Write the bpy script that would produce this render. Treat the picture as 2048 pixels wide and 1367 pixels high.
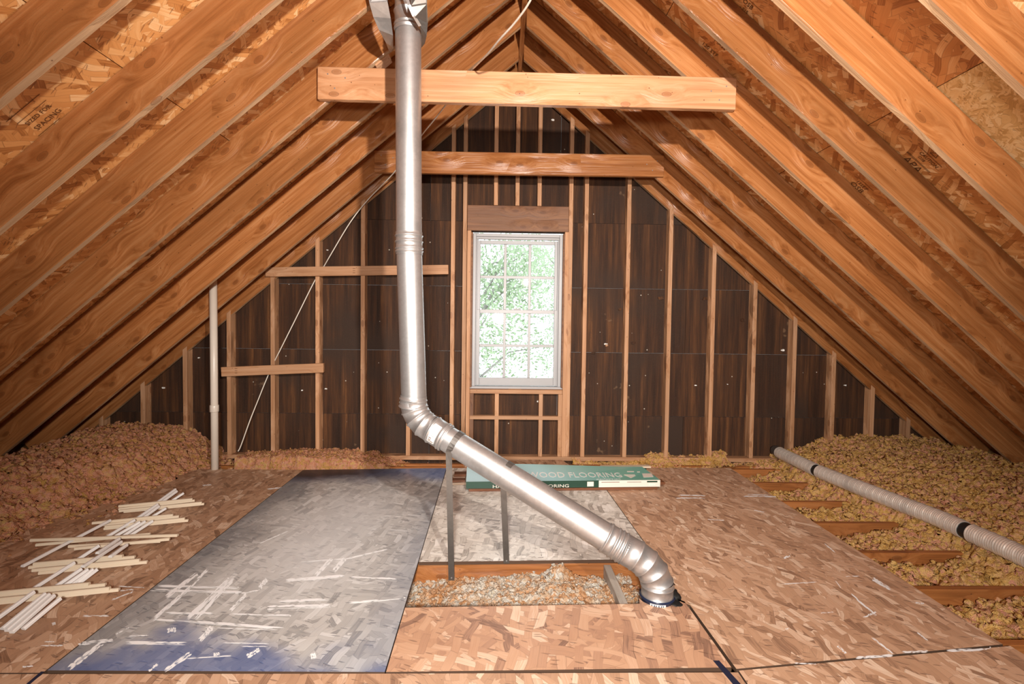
import bpy, bmesh, math, random
import numpy as np
from mathutils import Vector, Matrix
random.seed(7); RNG = np.random.default_rng(7)
for o in list(bpy.data.objects): bpy.data.objects.remove(o)
SC = bpy.context.scene; COL = SC.collection

# ------------------------------------------------------------------ camera
FPX, YAW, PIT, ROL = 971.67, .0213, .0326, .0129
CAM = Vector((-.1375, 0, 1.2447))
fw = Vector((math.sin(YAW)*math.cos(PIT), math.cos(YAW)*math.cos(PIT), -math.sin(PIT)))
_r = Vector((math.cos(YAW), -math.sin(YAW), 0)); _u = _r.cross(fw)
rt = _r*math.cos(ROL)+_u*math.sin(ROL); up = -_r*math.sin(ROL)+_u*math.cos(ROL)
cd = bpy.data.cameras.new('camera'); cam = bpy.data.objects.new('camera', cd); COL.objects.link(cam)
cd.sensor_fit = 'HORIZONTAL'; cd.sensor_width = 36; cd.lens = FPX/2048*36; cd.clip_start = .03; cd.clip_end = 200
M3 = Matrix((rt, up, -fw)).transposed()
cam.matrix_world = Matrix.Translation(CAM) @ M3.to_4x4()
SC.camera = cam

# ------------------------------------------------------------------ world, exposure, lights
w = bpy.data.worlds.new('overcast_sky'); SC.world = w; w.use_nodes = True
bg = w.node_tree.nodes['Background']; bg.inputs[0].default_value = (.86, .94, 1, 1); bg.inputs[1].default_value = 4.5
vs = SC.view_settings; vs.view_transform = 'Standard'; vs.look = 'None'; vs.exposure = .12; vs.gamma = 1; vs.use_curve_mapping = False
LAMP = Vector((.34, -.10, 2.10))
ld = bpy.data.lights.new('work_lamp_light', 'SPOT'); ld.energy = 660; ld.color = (1, .89, .80)
ld.spot_size = math.radians(120); ld.spot_blend = 1.0; ld.shadow_soft_size = .035
lo = bpy.data.objects.new('work_lamp_light', ld); COL.objects.link(lo); lo.location = LAMP
lo.rotation_euler = (Vector((0, 4.5, 2.75))-LAMP).to_track_quat('-Z', 'Y').to_euler()
fd = bpy.data.lights.new('added_fill_light', 'SPOT'); fd.energy = 640; fd.color = (1, .95, .89); fd.shadow_soft_size = .12; fd.spot_size = math.radians(116); fd.spot_blend = 1.0  # fill light added behind the camera to brighten floor and roof
fo = bpy.data.objects.new('added_fill_light', fd); COL.objects.link(fo); fo.location = (-.2, -.55, 1.42)
fo.rotation_euler = (Vector((.1, 2.5, .0))-fo.location).to_track_quat('-Z', 'Y').to_euler()

# ------------------------------------------------------------------ pixel -> place helpers (photo is 2048 x 1367)
def ray(a, b): return fw+rt*((a-1024)/FPX)-up*((b-683.5)/FPX)
def FL(a, b, z=0):
    d = ray(a, b); return CAM+d*((z-CAM.z)/d.z)
def AY(a, b, y):
    d = ray(a, b); return CAM+d*(y/d.y)
ZR, MS = 3.5394, .8437           # rafter underside: z = ZR - MS*|x|
TH = math.atan(MS); CT, ST = math.cos(TH), math.sin(TH)
RD = .184; VOFF = RD/CT           # rafter depth and its plumb height
RY = [4.262, 3.796, 3.357, 2.954, 2.548, 2.153, 1.735, 1.33, .925, .52, .11, -.3, -.7, -1.1, -1.5, -1.9, -2.3]
def under(x): return ZR-MS*abs(x)

# ------------------------------------------------------------------ object helpers
def tag(o, label=None, cat=None, group=None, kind=None):
    if label: o['label'] = label
    if cat: o['category'] = cat
    if group: o['group'] = group
    if kind: o['kind'] = kind
    return o
def empty(name, loc=(0, 0, 0)):
    o = bpy.data.objects.new(name, None); COL.objects.link(o); o.location = loc; o.empty_display_size = .1; return o
def link(name, me, mat=None, parent=None, mw=None):
    o = bpy.data.objects.new(name, me); COL.objects.link(o)
    if mat and not me.materials: me.materials.append(mat)
    mw = mw or Matrix.Identity(4)
    if parent:
        o.parent = parent; o.matrix_parent_inverse = WM(parent).inverted()
    o.matrix_basis = mw
    o['_mw'] = [list(r) for r in (mw)]
    return o
def WM(o):
    # world matrix without a depsgraph update (parents hold parent inverse, so basis is world)
    return o.matrix_basis.copy()
def from_bm(name, bm, mat, parent=None, mw=None, smooth=False):
    bmesh.ops.recalc_face_normals(bm, faces=bm.faces)
    me = bpy.data.meshes.new(name); bm.to_mesh(me); bm.free()
    if smooth:
        for p in me.polygons: p.use_smooth = True
    return link(name, me, mat, parent, mw)
def from_py(name, v, f, mat, parent=None, mw=None, smooth=False):
    me = bpy.data.meshes.new(name); me.from_pydata([tuple(q) for q in v], [], f); me.update()
    if smooth:
        for p in me.polygons: p.use_smooth = True
    return link(name, me, mat, parent, mw)
def axes(o, ex, ez):
    ex = Vector(ex).normalized(); ey = Vector(ez).cross(ex).normalized(); ez = ex.cross(ey)
    m = Matrix((ex, ey, ez)).transposed().to_4x4(); m.translation = o; return m
def board(name, p0, p1, t, wd, zdir, mat, parent=None, bev=.003, over=0):
    """timber from p0 to p1 (centre line); t = thickness (local y), wd = width along zdir"""
    p0, p1 = Vector(p0), Vector(p1); L = (p1-p0).length+2*over
    mw = axes((p0+p1)/2, p1-p0, zdir)
    bm = bmesh.new(); bmesh.ops.create_cube(bm, size=1)
    for v in bm.verts: v.co = Vector((v.co.x*L, v.co.y*t, v.co.z*wd))
    if bev: bmesh.ops.bevel(bm, geom=bm.edges[:], offset=bev, segments=1, affect='EDGES')
    return from_bm(name, bm, mat, parent, mw)
def prism(name, poly, d, mat, parent=None, mw=None, bev=.0):
    """polygon in local xz, extruded from y=0 to y=d"""
    bm = bmesh.new(); a = [bm.verts.new((x, 0, z)) for x, z in poly]; b = [bm.verts.new((x, d, z)) for x, z in poly]
    bm.faces.new(a); bm.faces.new(b[::-1]); n = len(poly)
    for i in range(n): bm.faces.new((a[i], b[i], b[(i+1) % n], a[(i+1) % n]))
    bmesh.ops.recalc_face_normals(bm, faces=bm.faces)
    if bev: bmesh.ops.bevel(bm, geom=bm.edges[:], offset=bev, segments=1, affect='EDGES')
    return from_bm(name, bm, mat, parent, mw)
def sweep(pts, rad, n=32, closed_ends=True, ups=None):
    """tube of vertices along pts with radius list; returns verts, faces"""
    pts = [Vector(p) for p in pts]; V = []; F = []
    T = []
    for i in range(len(pts)):
        a = pts[max(i-1, 0)]; b = pts[min(i+1, len(pts)-1)]
        d = b-a
        T.append(d.normalized() if d.length > 1e-9 else (T[-1] if T else Vector((0, 0, 1))))
    ref = Vector((0, 1, 0)) if abs(T[0].y) < .9 else Vector((1, 0, 0))
    N = (ref-T[0]*ref.dot(T[0])).normalized()
    for i, p in enumerate(pts):
        N = (N-T[i]*N.dot(T[i])).normalized(); B = T[i].cross(N)
        r = rad[i] if isinstance(rad, (list, tuple)) else rad
        for k in range(n):
            a = 2*math.pi*k/n; V.append(p+(N*math.cos(a)+B*math.sin(a))*r)
        if i:
            for k in range(n):
                F.append(((i-1)*n+k, (i-1)*n+(k+1) % n, i*n+(k+1) % n, i*n+k))
    if closed_ends:
        F.append(tuple(range(n))[::-1]); F.append(tuple(range((len(pts)-1)*n, len(pts)*n)))
    return V, F
def tube(name, pts, rad, mat, parent=None, n=32, caps=True):
    V, F = sweep(pts, rad, n, caps)
    o = from_py(name, V, F, mat, parent)
    for p in o.data.polygons: p.use_smooth = len(p.vertices) == 4
    return o
def clip(poly, a, b, c):
    """keep a*x+b*z <= c"""
    out = []
    for i in range(len(poly)):
        p, q = poly[i], poly[(i+1) % len(poly)]
        dp, dq = a*p[0]+b*p[1]-c, a*q[0]+b*q[1]-c
        if dp <= 0: out.append(p)
        if (dp < 0 < dq) or (dq < 0 < dp):
            t = dp/(dp-dq); out.append((p[0]+(q[0]-p[0])*t, p[1]+(q[1]-p[1])*t))
    return out

# ------------------------------------------------------------------ materials
class NT:
    def __init__(s, name):
        s.m = bpy.data.materials.new(name); s.m.use_nodes = True; s.t = s.m.node_tree; s.b = s.t.nodes['Principled BSDF']
    def n(s, ty, **kw):
        x = s.t.nodes.new(ty)
        for k, v in kw.items(): setattr(x, k, v)
        return x
    def l(s, a, b): s.t.links.new(a, b)
    def val(s, v, sock):
        if hasattr(v, 'is_linked'): s.l(v, sock)
        else: sock.default_value = v
    def math(s, op, a, b=0.0, c=None, clamp=False):
        x = s.n('ShaderNodeMath', operation=op, use_clamp=clamp); s.val(a, x.inputs[0]); s.val(b, x.inputs[1])
        if c is not None: s.val(c, x.inputs[2])
        return x.outputs[0]
    def smooth(s, v, a, b):
        x = s.n('ShaderNodeMapRange', interpolation_type='SMOOTHSTEP'); s.val(v, x.inputs[0]); x.inputs[1].default_value = a; x.inputs[2].default_value = b
        return x.outputs[0]
    def mix(s, f, a, b, mode='MIX'):
        x = s.n('ShaderNodeMix', data_type='RGBA', blend_type=mode); s.val(f, x.inputs[0])
        for v, i in ((a, 6), (b, 7)):
            if isinstance(v, tuple): v = (*v[:3], 1)
            s.val(v, x.inputs[i])
        return x.outputs[2]
    def ramp(s, v, stops, mode='LINEAR'):
        x = s.n('ShaderNodeValToRGB'); cr = x.color_ramp; cr.interpolation = mode
        while len(cr.elements) < len(stops): cr.elements.new(.5)
        for e, (p, c) in zip(cr.elements, stops): e.position = p; e.color = (*c, 1)
        s.l(v, x.inputs[0]); return x.outputs[0]
    def vmath(s, op, a, b):
        x = s.n('ShaderNodeVectorMath', operation=op); s.val(a, x.inputs[0]); s.val(b, x.inputs[1]); return x.outputs[0]
    def noise(s, vec, scale=5, detail=3, rough=.55, dist=0, out=0):
        x = s.n('ShaderNodeTexNoise'); s.l(vec, x.inputs['Vector']); x.inputs['Scale'].default_value = scale
        x.inputs['Detail'].default_value = detail; x.inputs['Roughness'].default_value = rough; x.inputs['Distortion'].default_value = dist
        return x.outputs[out]
    def vor(s, vec, scale, feat='F1', dim='3D', rnd=1):
        x = s.n('ShaderNodeTexVoronoi', feature=feat, voronoi_dimensions=dim); s.l(vec, x.inputs['Vector']); x.inputs['Scale'].default_value = scale
        x.inputs['Randomness'].default_value = rnd
        return x
    def obj(s, spread=31.0):
        tc = s.n('ShaderNodeTexCoord'); oi = s.n('ShaderNodeObjectInfo')
        cb = s.n('ShaderNodeCombineXYZ')
        s.l(s.math('MULTIPLY', oi.outputs['Random'], spread), cb.inputs[0]); s.l(s.math('MULTIPLY', oi.outputs['Random'], spread*.37), cb.inputs[1]); s.l(s.math('MULTIPLY', oi.outputs['Random'], spread*.71), cb.inputs[2])
        s.raw = tc.outputs['Object']; s.rand = oi.outputs['Random']
        return s.vmath('ADD', tc.outputs['Object'], cb.outputs[0])
    def bump(s, h, st=.3, d=.01):
        x = s.n('ShaderNodeBump'); x.inputs['Strength'].default_value = st; x.inputs['Distance'].default_value = d; s.l(h, x.inputs['Height']); s.l(x.outputs[0], s.b.inputs['Normal'])
    def fin(s, col, rough=.5, metal=0, spec=.5):
        s.val((*col[:3], 1) if isinstance(col, tuple) else col, s.b.inputs['Base Color']); s.val(rough, s.b.inputs['Roughness']); s.b.inputs['Metallic'].default_value = metal
        s.b.inputs['Specular IOR Level'].default_value = spec
        return s.m

def wood(name, light, mid, dark, knotc=(.10, .035, .012), rough=.36, knots=True, vary=.5, spec=.5):
    t = NT(name); P = t.obj()
    # knots: few of them, along the board
    s3 = t.n('ShaderNodeSeparateXYZ'); t.l(P, s3.inputs[0]); k2 = t.n('ShaderNodeCombineXYZ'); t.l(t.math('MULTIPLY', s3.outputs[0], 3.1), k2.inputs[0]); t.l(t.math('MULTIPLY', t.math('ADD', s3.outputs[1], s3.outputs[2]), 6.2), k2.inputs[1])
    kv = t.vor(k2.outputs[0], 1.0, 'F1', '2D')
    kd = kv.outputs['Distance']; ksel = t.n('ShaderNodeSeparateColor'); t.l(kv.outputs['Color'], ksel.inputs[0])
    on = t.math('GREATER_THAN', ksel.outputs[0], .3)
    near = t.math('MULTIPLY', t.smooth(kd, .55, .0), on)
    # grain bends round the knots
    cb = t.n('ShaderNodeCombineXYZ'); t.l(t.math('MULTIPLY', near, .03), cb.inputs[1]); t.l(t.math('MULTIPLY', near, .05), cb.inputs[2])
    Q = t.vmath('ADD', P, cb.outputs[0])
    g1 = t.noise(t.vmath('MULTIPLY', Q, (.9, 26, 26)), 1.6, 4, .6, .4)
    g2 = t.noise(t.vmath('MULTIPLY', Q, (3, 120, 120)), 1.5, 3, .6)
    br = t.noise(t.vmath('MULTIPLY', P, (1, 3, 3)), 1.3, 3, .6)
    col = t.ramp(g1, [(.25, dark), (.5, mid), (.72, light)])
    col = t.mix(t.math('MULTIPLY', g2, .35), col, t.mix(.5, col, dark), 'MIX')
    col = t.mix(t.smooth(br, .42, .72), col, t.mix(.5, col, tuple(c*.62 for c in mid)))
    vr = t.ramp(t.rand, [(0, (1-vary*.45,)*3), (1, (1+vary*.12,)*3)])
    col = t.mix(1.0, col, vr, 'MULTIPLY')
    if knots:
        halo = t.math('MULTIPLY', t.smooth(kd, .24, .07), on)
        core = t.math('MULTIPLY', t.smooth(kd, .085, .05), on)
        pin = t.math('MULTIPLY', t.smooth(t.math('ABSOLUTE', t.math('SUBTRACT', kd, .082)), .02, .0), on)
        col = t.mix(t.math('MULTIPLY', halo, .45), col, t.mix(.5, mid, dark))
        col = t.mix(t.math('MULTIPLY', core, .65), col, t.mix(.4, dark, knotc))
        col = t.mix(t.math('MULTIPLY', pin, .5), col, knotc)
    # nail and scuff specks
    sp = t.vor(P, 17); col = t.mix(t.math('MULTIPLY', t.smooth(sp.outputs['Distance'], .075, .05), .75), col, knotc)
    h = t.math('ADD', t.math('MULTIPLY', near, 1.3), t.math('ADD', t.math('MULTIPLY', g1, .45), t.math('MULTIPLY', br, 1.1)))
    t.bump(h, .6, .016)
    return t.fin(col, t.math('ADD', rough, t.math('MULTIPLY', g1, .22)), 0, spec)

def osb(name, stops, dark, scale=1.0, angles=(0, .5, -.45, 1.1, -1.0), rough=.45, fleck=.5, spec=.5, post=None, bumps=.3, line=.3):
    """stacked rectangular wood strands; stops = colours of single strands, local xy = sheet"""
    t = NT(name); P = t.obj()
    wob = t.noise(P, 4*scale, 2, .5, 0, 1); P2 = t.vmath('ADD', P, t.vmath('MULTIPLY', t.vmath('SUBTRACT', wob, (.5, .5, .5)), (.10, .10, 0)))
    col = None; hh = None
    for i, a in enumerate(angles):
        wd, ln = (34+7*((i*3) % 4))*scale, (7.5+1.6*((i*2) % 3))*scale
        vr = t.n('ShaderNodeVectorRotate', rotation_type='Z_AXIS'); t.l(P2, vr.inputs['Vector']); vr.inputs['Angle'].default_value = a
        sp = t.n('ShaderNodeSeparateXYZ'); t.l(vr.outputs[0], sp.inputs[0])
        yy = t.math('MULTIPLY', sp.outputs[1], wd); row = t.math('FLOOR', yy); fy = t.math('SUBTRACT', yy, row)
        w1 = t.n('ShaderNodeTexWhiteNoise', noise_dimensions='1D'); t.l(t.math('ADD', row, i*51.3), w1.inputs['W'])
        c1 = t.n('ShaderNodeSeparateColor'); t.l(w1.outputs['Color'], c1.inputs[0])
        xx = t.math('ADD', t.math('MULTIPLY', sp.outputs[0], ln), t.math('ADD', t.math('MULTIPLY', c1.outputs[0], 9.7), t.math('MULTIPLY', fy, t.math('MULTIPLY', t.math('SUBTRACT', c1.outputs[1], .5), .5))))
        cl = t.math('FLOOR', xx); fx = t.math('SUBTRACT', xx, cl)
        cb = t.n('ShaderNodeCombineXYZ'); t.l(row, cb.inputs[0]); t.l(cl, cb.inputs[1]); cb.inputs[2].default_value = i*3.1
        w2 = t.n('ShaderNodeTexWhiteNoise', noise_dimensions='3D'); t.l(cb.outputs[0], w2.inputs['Vector']); sc = t.n('ShaderNodeSeparateColor'); t.l(w2.outputs['Color'], sc.inputs[0])
        gr = t.noise(t.vmath('MULTIPLY', vr.outputs[0], (12, 260, 1)), scale, 2, .5)
        idv = t.math('ADD', sc.outputs[0], t.math('MULTIPLY', t.math('SUBTRACT', gr, .5), .5))
        c = t.ramp(idv, stops)
        ey = t.smooth(t.math('ABSOLUTE', t.math('SUBTRACT', fy, .5)), .43, .5); ex_ = t.smooth(t.math('ABSOLUTE', t.math('SUBTRACT', fx, .5)), .47, .5)
        c = t.mix(t.math('MULTIPLY', t.math('MAXIMUM', ey, ex_), t.math('MULTIPLY', sc.outputs[1], line*1.6)), c, dark)
        if col is None: col, hh = c, sc.outputs[1]
        else:
            mk = t.math('GREATER_THAN', sc.outputs[2], .55)
            col = t.mix(mk, col, c); hm = t.n('ShaderNodeMix'); t.l(mk, hm.inputs[0]); t.l(hh, hm.inputs[2]); t.l(sc.outputs[1], hm.inputs[3]); hh = hm.outputs[0]
    # dark slivers and gaps
    for a, th in ((.3, .975),):
        vr = t.n('ShaderNodeVectorRotate', rotation_type='Z_AXIS'); t.l(P2, vr.inputs['Vector']); vr.inputs['Angle'].default_value = a
        v = t.vor(t.vmath('MULTIPLY', vr.outputs[0], (26*scale, 150*scale, 0)), 1, 'F1', '2D'); sc = t.n('ShaderNodeSeparateColor'); t.l(v.outputs['Color'], sc.inputs[0])
        mk = t.math('MULTIPLY', t.math('GREATER_THAN', sc.outputs[0], 1-(1-th)*3), t.smooth(v.outputs['Distance'], .5, .3))
        col = t.mix(t.math('MULTIPLY', mk, fleck), col, dark)
        hh = t.math('SUBTRACT', hh, t.math('MULTIPLY', mk, .6))
    big = t.noise(P, 1.7, 3, .6); col = t.mix(t.math('MULTIPLY', t.smooth(big, .5, .8), .35), col, t.mix(1, col, (.62, .5, .42), 'MULTIPLY'))
    if post: col = post(t, col)
    t.bump(hh, bumps, .005)
    return t.fin(col, t.math('ADD', rough, t.math('MULTIPLY', big, .15)), 0, spec)

RAFTER = wood('rafter_pine', (.54, .255, .10), (.42, .165, .052), (.23, .072, .018), rough=.22)
EDGE = wood('rafter_edge_pine', (.66, .44, .26), (.56, .35, .19), (.40, .21, .10), rough=.5)
STUD = wood('stud_spruce', (.68, .40, .235), (.57, .305, .155), (.38, .165, .07), rough=.5, vary=.5)
TIE = wood('collar_tie_pine', (.70, .40, .225), (.60, .305, .15), (.40, .165, .065), rough=.34, vary=.1)
JOIST = wood('joist_pine', (.48, .19, .055), (.38, .135, .033), (.2, .06, .014), rough=.5, vary=.3)
HEADER = wood('header_pine', (.34, .17, .085), (.25, .115, .055), (.14, .055, .025), rough=.5)
BLOCKW = wood('grey_block_wood', (.62, .55, .47), (.52, .45, .38), (.36, .3, .25), rough=.6)
PLANKW = wood('flooring_plank_wood', (.62, .48, .36), (.5, .36, .26), (.3, .17, .1), rough=.4, knots=False)
DARKPLANK = wood('dark_plank_wood', (.25, .1, .045), (.18, .065, .028), (.08, .03, .012), rough=.35, knots=False)
ROOFOSB = osb('roof_osb', [(.0, (.38, .15, .04)), (.13, (.58, .26, .08)), (.5, (.70, .345, .12)), (.8, (.77, .42, .165)), (1, (.90, .62, .33))], (.13, .04, .012), 1.0, rough=.4, line=.35)
NEWOSB = osb('new_roof_osb', [(.0, (.58, .36, .13)), (.3, (.76, .52, .22)), (.6, (.86, .63, .30)), (.95, (.93, .74, .42))], (.2, .1, .03), 2.4, rough=.5)
NA = (1.45, .75, 2.3, .3, 1.75)
FLOOROSB = osb('floor_osb_tan', [(.0, (.30, .17, .105)), (.10, (.46, .27, .165)), (.5, (.57, .345, .215)), (.85, (.65, .42, .28)), (1, (.80, .60, .44))], (.15, .09, .065), .95, angles=(1.57, 1.2, 1.95, .85, 1.5), rough=.38, fleck=.55, line=.3)
PATCHOSB = osb('floor_osb_orange', [(.0, (.27, .15, .10)), (.10, (.46, .26, .165)), (.5, (.58, .335, .205)), (.85, (.66, .41, .265)), (1, (.80, .58, .42))], (.15, .08, .05), .8, angles=NA, rough=.40, line=.3)
GREYOSB = osb('floor_osb_grey', [(.0, (.34, .30, .26)), (.12, (.58, .53, .47)), (.5, (.72, .67, .60)), (.85, (.80, .75, .68)), (1, (.90, .86, .80))], (.16, .12, .10), .95, angles=NA, rough=.32, fleck=.7, line=.35)
BROWNOSB = osb('floor_osb_brown', [(.0, (.24, .13, .075)), (.12, (.38, .215, .125)), (.5, (.49, .29, .175)), (.85, (.57, .36, .23)), (1, (.74, .54, .39))], (.10, .06, .045), .95, angles=(1.57, 1.2, 1.95, .85, 1.5), rough=.40, line=.3)
def blue_paint_and_glare(t, col):
    """blue-grey spray paint: heavy along the two ends of the sheet, thin in the middle; window glare is coloured into the pale centre (local coordinates)"""
    sp = t.n('ShaderNodeSeparateXYZ'); t.l(t.raw, sp.inputs[0]); x, y = sp.outputs[0], sp.outputs[1]
    nz = t.noise(t.raw, 2.2, 3, .6); nz = t.math('MULTIPLY', t.math('SUBTRACT', nz, .5), .5)
    yn = t.math('ADD', y, nz); xn = t.math('ADD', x, nz)
    near = t.smooth(t.math('ADD', yn, nz), -1.0, -1.26); far = t.smooth(yn, .78, 1.14)
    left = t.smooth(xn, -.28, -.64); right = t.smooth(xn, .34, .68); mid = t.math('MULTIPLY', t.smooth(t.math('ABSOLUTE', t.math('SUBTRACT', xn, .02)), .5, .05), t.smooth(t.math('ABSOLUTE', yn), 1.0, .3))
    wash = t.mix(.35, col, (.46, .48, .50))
    wash = t.mix(t.math('MULTIPLY', mid, .5), wash, (.80, .81, .82))  # whitish centre: paint mist plus window glare put into the colour
    col = t.mix(t.math('MULTIPLY', left, .72), wash, (.12, .13, .15))
    col = t.mix(t.math('MULTIPLY', right, .45), col, (.17, .20, .27))
    col = t.mix(t.math('MULTIPLY', near, .75), col, (.05, .10, .28))
    col = t.mix(t.math('MULTIPLY', far, .7), col, (.09, .16, .38))
    dk = t.math('MULTIPLY', t.smooth(yn, .78, 1.08), t.smooth(xn, .30, -.25)); col = t.mix(t.math('MULTIPLY', dk, .95), col, (.008, .009, .014))
    return col
BLUEOSB = osb('floor_osb_blue_grey', [(.0, (.24, .22, .2)), (.12, (.44, .41, .37)), (.5, (.60, .57, .52)), (.85, (.70, .67, .62)), (1, (.86, .84, .8))], (.11, .10, .10), .95, angles=NA, rough=.28, fleck=.8, post=blue_paint_and_glare, line=.4)

def sheathing():
    t = NT('dark_fiberboard'); P = t.obj(3)
    g = t.noise(t.vmath('MULTIPLY', P, (11, 1, .45)), 1.6, 5, .7); f = t.noise(P, 90, 2, .6); b = t.noise(P, 1.1, 3, .6)
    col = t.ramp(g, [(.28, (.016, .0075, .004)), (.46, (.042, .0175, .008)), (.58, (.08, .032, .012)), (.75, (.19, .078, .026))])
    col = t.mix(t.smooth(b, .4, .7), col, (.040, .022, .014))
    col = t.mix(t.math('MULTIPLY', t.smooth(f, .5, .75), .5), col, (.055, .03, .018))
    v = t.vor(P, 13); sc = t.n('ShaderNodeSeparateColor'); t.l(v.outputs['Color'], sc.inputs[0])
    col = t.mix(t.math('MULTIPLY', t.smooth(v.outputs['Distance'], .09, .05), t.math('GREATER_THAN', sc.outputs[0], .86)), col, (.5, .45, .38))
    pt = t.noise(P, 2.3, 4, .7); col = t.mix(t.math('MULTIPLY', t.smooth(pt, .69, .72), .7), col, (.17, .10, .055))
    t.bump(f, .25, .004)
    return t.fin(col, .75, 0, .3)
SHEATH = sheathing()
def plain(name, c, rough=.5, metal=0, spec=.5, nscale=0, namp=.2):
    t = NT(name)
    if nscale:
        P = t.obj(); n = t.noise(P, nscale, 4, .6); col = t.mix(t.math('MULTIPLY', n, namp*2), c, tuple(v*.45 for v in c)); t.bump(n, .12, .003)
    else: col = c
    return t.fin(col, rough, metal, spec)
def galv(name, c=(.56, .555, .55), rough=.34, metal=.82):
    t = NT(name); P = t.obj(); v = t.vor(P, 75); sc = t.n('ShaderNodeSeparateColor'); t.l(v.outputs['Color'], sc.inputs[0])
    b = t.noise(P, 6, 4, .65)
    col = t.mix(t.math('MULTIPLY', sc.outputs[0], .22), c, tuple(q*.6 for q in c)); col = t.mix(t.smooth(b, .45, .75), col, tuple(q*.72 for q in c))
    d = t.vor(P, 42); col = t.mix(t.math('MULTIPLY', t.smooth(d.outputs['Distance'], .07, .04), .5), col, (.16, .10, .07))
    t.bump(b, .12, .004)
    return t.fin(col, t.math('ADD', rough, t.math('MULTIPLY', b, .16)), metal, .5)
GALV = galv('galvanised_steel'); DULLGALV = galv('dull_galvanised_strap', (.20, .185, .17), .42); FOIL = galv('aluminium_foil_duct', (.93, .87, .79), .25, .58)
WHITE = plain('white_window_vinyl', (.40, .40, .405), .4, 0, .5, 20, .08)
WPAINT = plain('white_trim_paint', (.84, .81, .78), .35)
PRIMED = plain('cream_primed_wood', (.80, .67, .50), .45, 0, .5, 12, .1)
STREAKP = plain('white_paint_overspray', (.93, .93, .93), .4, 0, .5)
CUTEDGE = plain('dark_sheet_edge', (.07, .035, .018), .8)
PVC = plain('white_pvc', (.78, .70, .60), .32, 0, .5, 9, .1)
CABLE = plain('white_cable_sheath', (.82, .76, .66), .4)
BLACK = plain('black_tape', (.008, .008, .008), .45)
FOAM = plain('black_foam_sealant', (.012, .011, .01), .7, 0, .3, 40, .3)
NAVY = plain('navy_collar_label', (.012, .02, .05), .3)
INK = plain('faded_brown_stamp_ink', (.12, .045, .012), .7)
NAVYTAPE = plain('dark_blue_tape', (.014, .02, .05), .5, 0, .5, 20, .3)
PAPER = plain('white_sticker_paper', (.85, .84, .8), .5)
WRAP = plain('house_wrap', (.5, .53, .55), .6)
DRYWALL = plain('ceiling_drywall_back', (.3, .24, .18), .9)
RESIN = plain('grey_spray_edge', (.16, .17, .165), .7)
def glassm():
    t = NT('window_glass'); t.t.nodes.remove(t.b); o = t.t.nodes['Material Output']
    g = t.n('ShaderNodeBsdfGlossy'); g.inputs['Roughness'].default_value = .02; tr = t.n('ShaderNodeBsdfTransparent'); tr.inputs[0].default_value = (.96, .98, .98, 1)
    fr = t.n('ShaderNodeFresnel'); fr.inputs[0].default_value = 1.45; mx = t.n('ShaderNodeMixShader'); t.l(fr.outputs[0], mx.inputs[0]); t.l(tr.outputs[0], mx.inputs[1]); t.l(g.outputs[0], mx.inputs[2]); t.l(mx.outputs[0], o.inputs[0]); return t.m
GLASS = glassm()
def insul(name, stops, pale):
    t = NT(name); P = t.obj(0); a = t.noise(P, 5.5, 4, .7); b = t.noise(P, 38, 4, .7); c = t.noise(P, 120, 3, .7)
    v = t.vor(P, 44); vc = t.n('ShaderNodeSeparateColor'); t.l(v.outputs['Color'], vc.inputs[0])
    col = t.ramp(t.math('ADD', t.math('ADD', t.math('MULTIPLY', a, .55), t.math('MULTIPLY', b, .2)), t.math('MULTIPLY', vc.outputs[0], .25)), stops)
    col = t.mix(t.math('MULTIPLY', t.smooth(c, .6, .85), .8), col, pale); col = t.mix(t.smooth(b, .5, .3), col, t.mix(1, col, (.78, .66, .5), 'MULTIPLY'))
    t.bump(t.math('ADD', c, b), .9, .02); t.b.inputs['Subsurface Weight'].default_value = 0
    return t.fin(col, .95, 0, .1)
PINK = insul('pink_fibreglass', [(.3, (.58, .34, .09)), (.42, (.66, .35, .14)), (.5, (.70, .31, .18)), (.58, (.72, .36, .23)), (.66, (.70, .43, .16)), (.8, (.62, .40, .11))], (.84, .56, .36))
YELLOW = insul('yellow_fibreglass', [(.3, (.62, .34, .09)), (.42, (.76, .45, .14)), (.5, (.80, .50, .18)), (.55, (.80, .45, .22)), (.60, (.80, .37, .25)), (.66, (.78, .48, .18)), (.8, (.70, .42, .13))], (.92, .68, .40))
PALE = insul('pale_fibreglass', [(.3, (.50, .24, .10)), (.42, (.62, .36, .20)), (.5, (.64, .47, .33)), (.58, (.68, .60, .50)), (.66, (.66, .62, .55)), (.78, (.62, .46, .2))], (.82, .78, .72))

# ------------------------------------------------------------------ floor
floor = empty('floor'); tag(floor, 'attic floor of OSB sheets laid over timber joists', 'floor', kind='structure')
from_py('ceiling_backing', [(-4.9, -2.6, -.245), (4.9, -2.6, -.245), (4.9, 4.75, -.245), (-4.9, 4.75, -.245)], [(0, 1, 2, 3)], DRYWALL, floor)
PT = .018                                        # sheet thickness; top of sheets is z = 0
JY = [4.31, 3.93, 3.50, 3.115, 2.70, 2.315, 1.90, 1.50, 1.09, .68, .28]
def joist(x0, x1, y, name='joist'): return board(name, (x0, y, -PT-.001-.1), (x1, y, -PT-.001-.1), .038, .2, (0, 0, 1), JOIST, floor)
for y in JY:
    if abs(y-2.315) < .01: joist(-4.4, -.70, y); joist(.80, 4.4, y)      # cut away for the flue opening
    else: joist(-4.4, 4.4, y)
joist(-.70, .80, 2.568, 'header_joist'); joist(-.70, .80, 2.085, 'header_joist')
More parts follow.
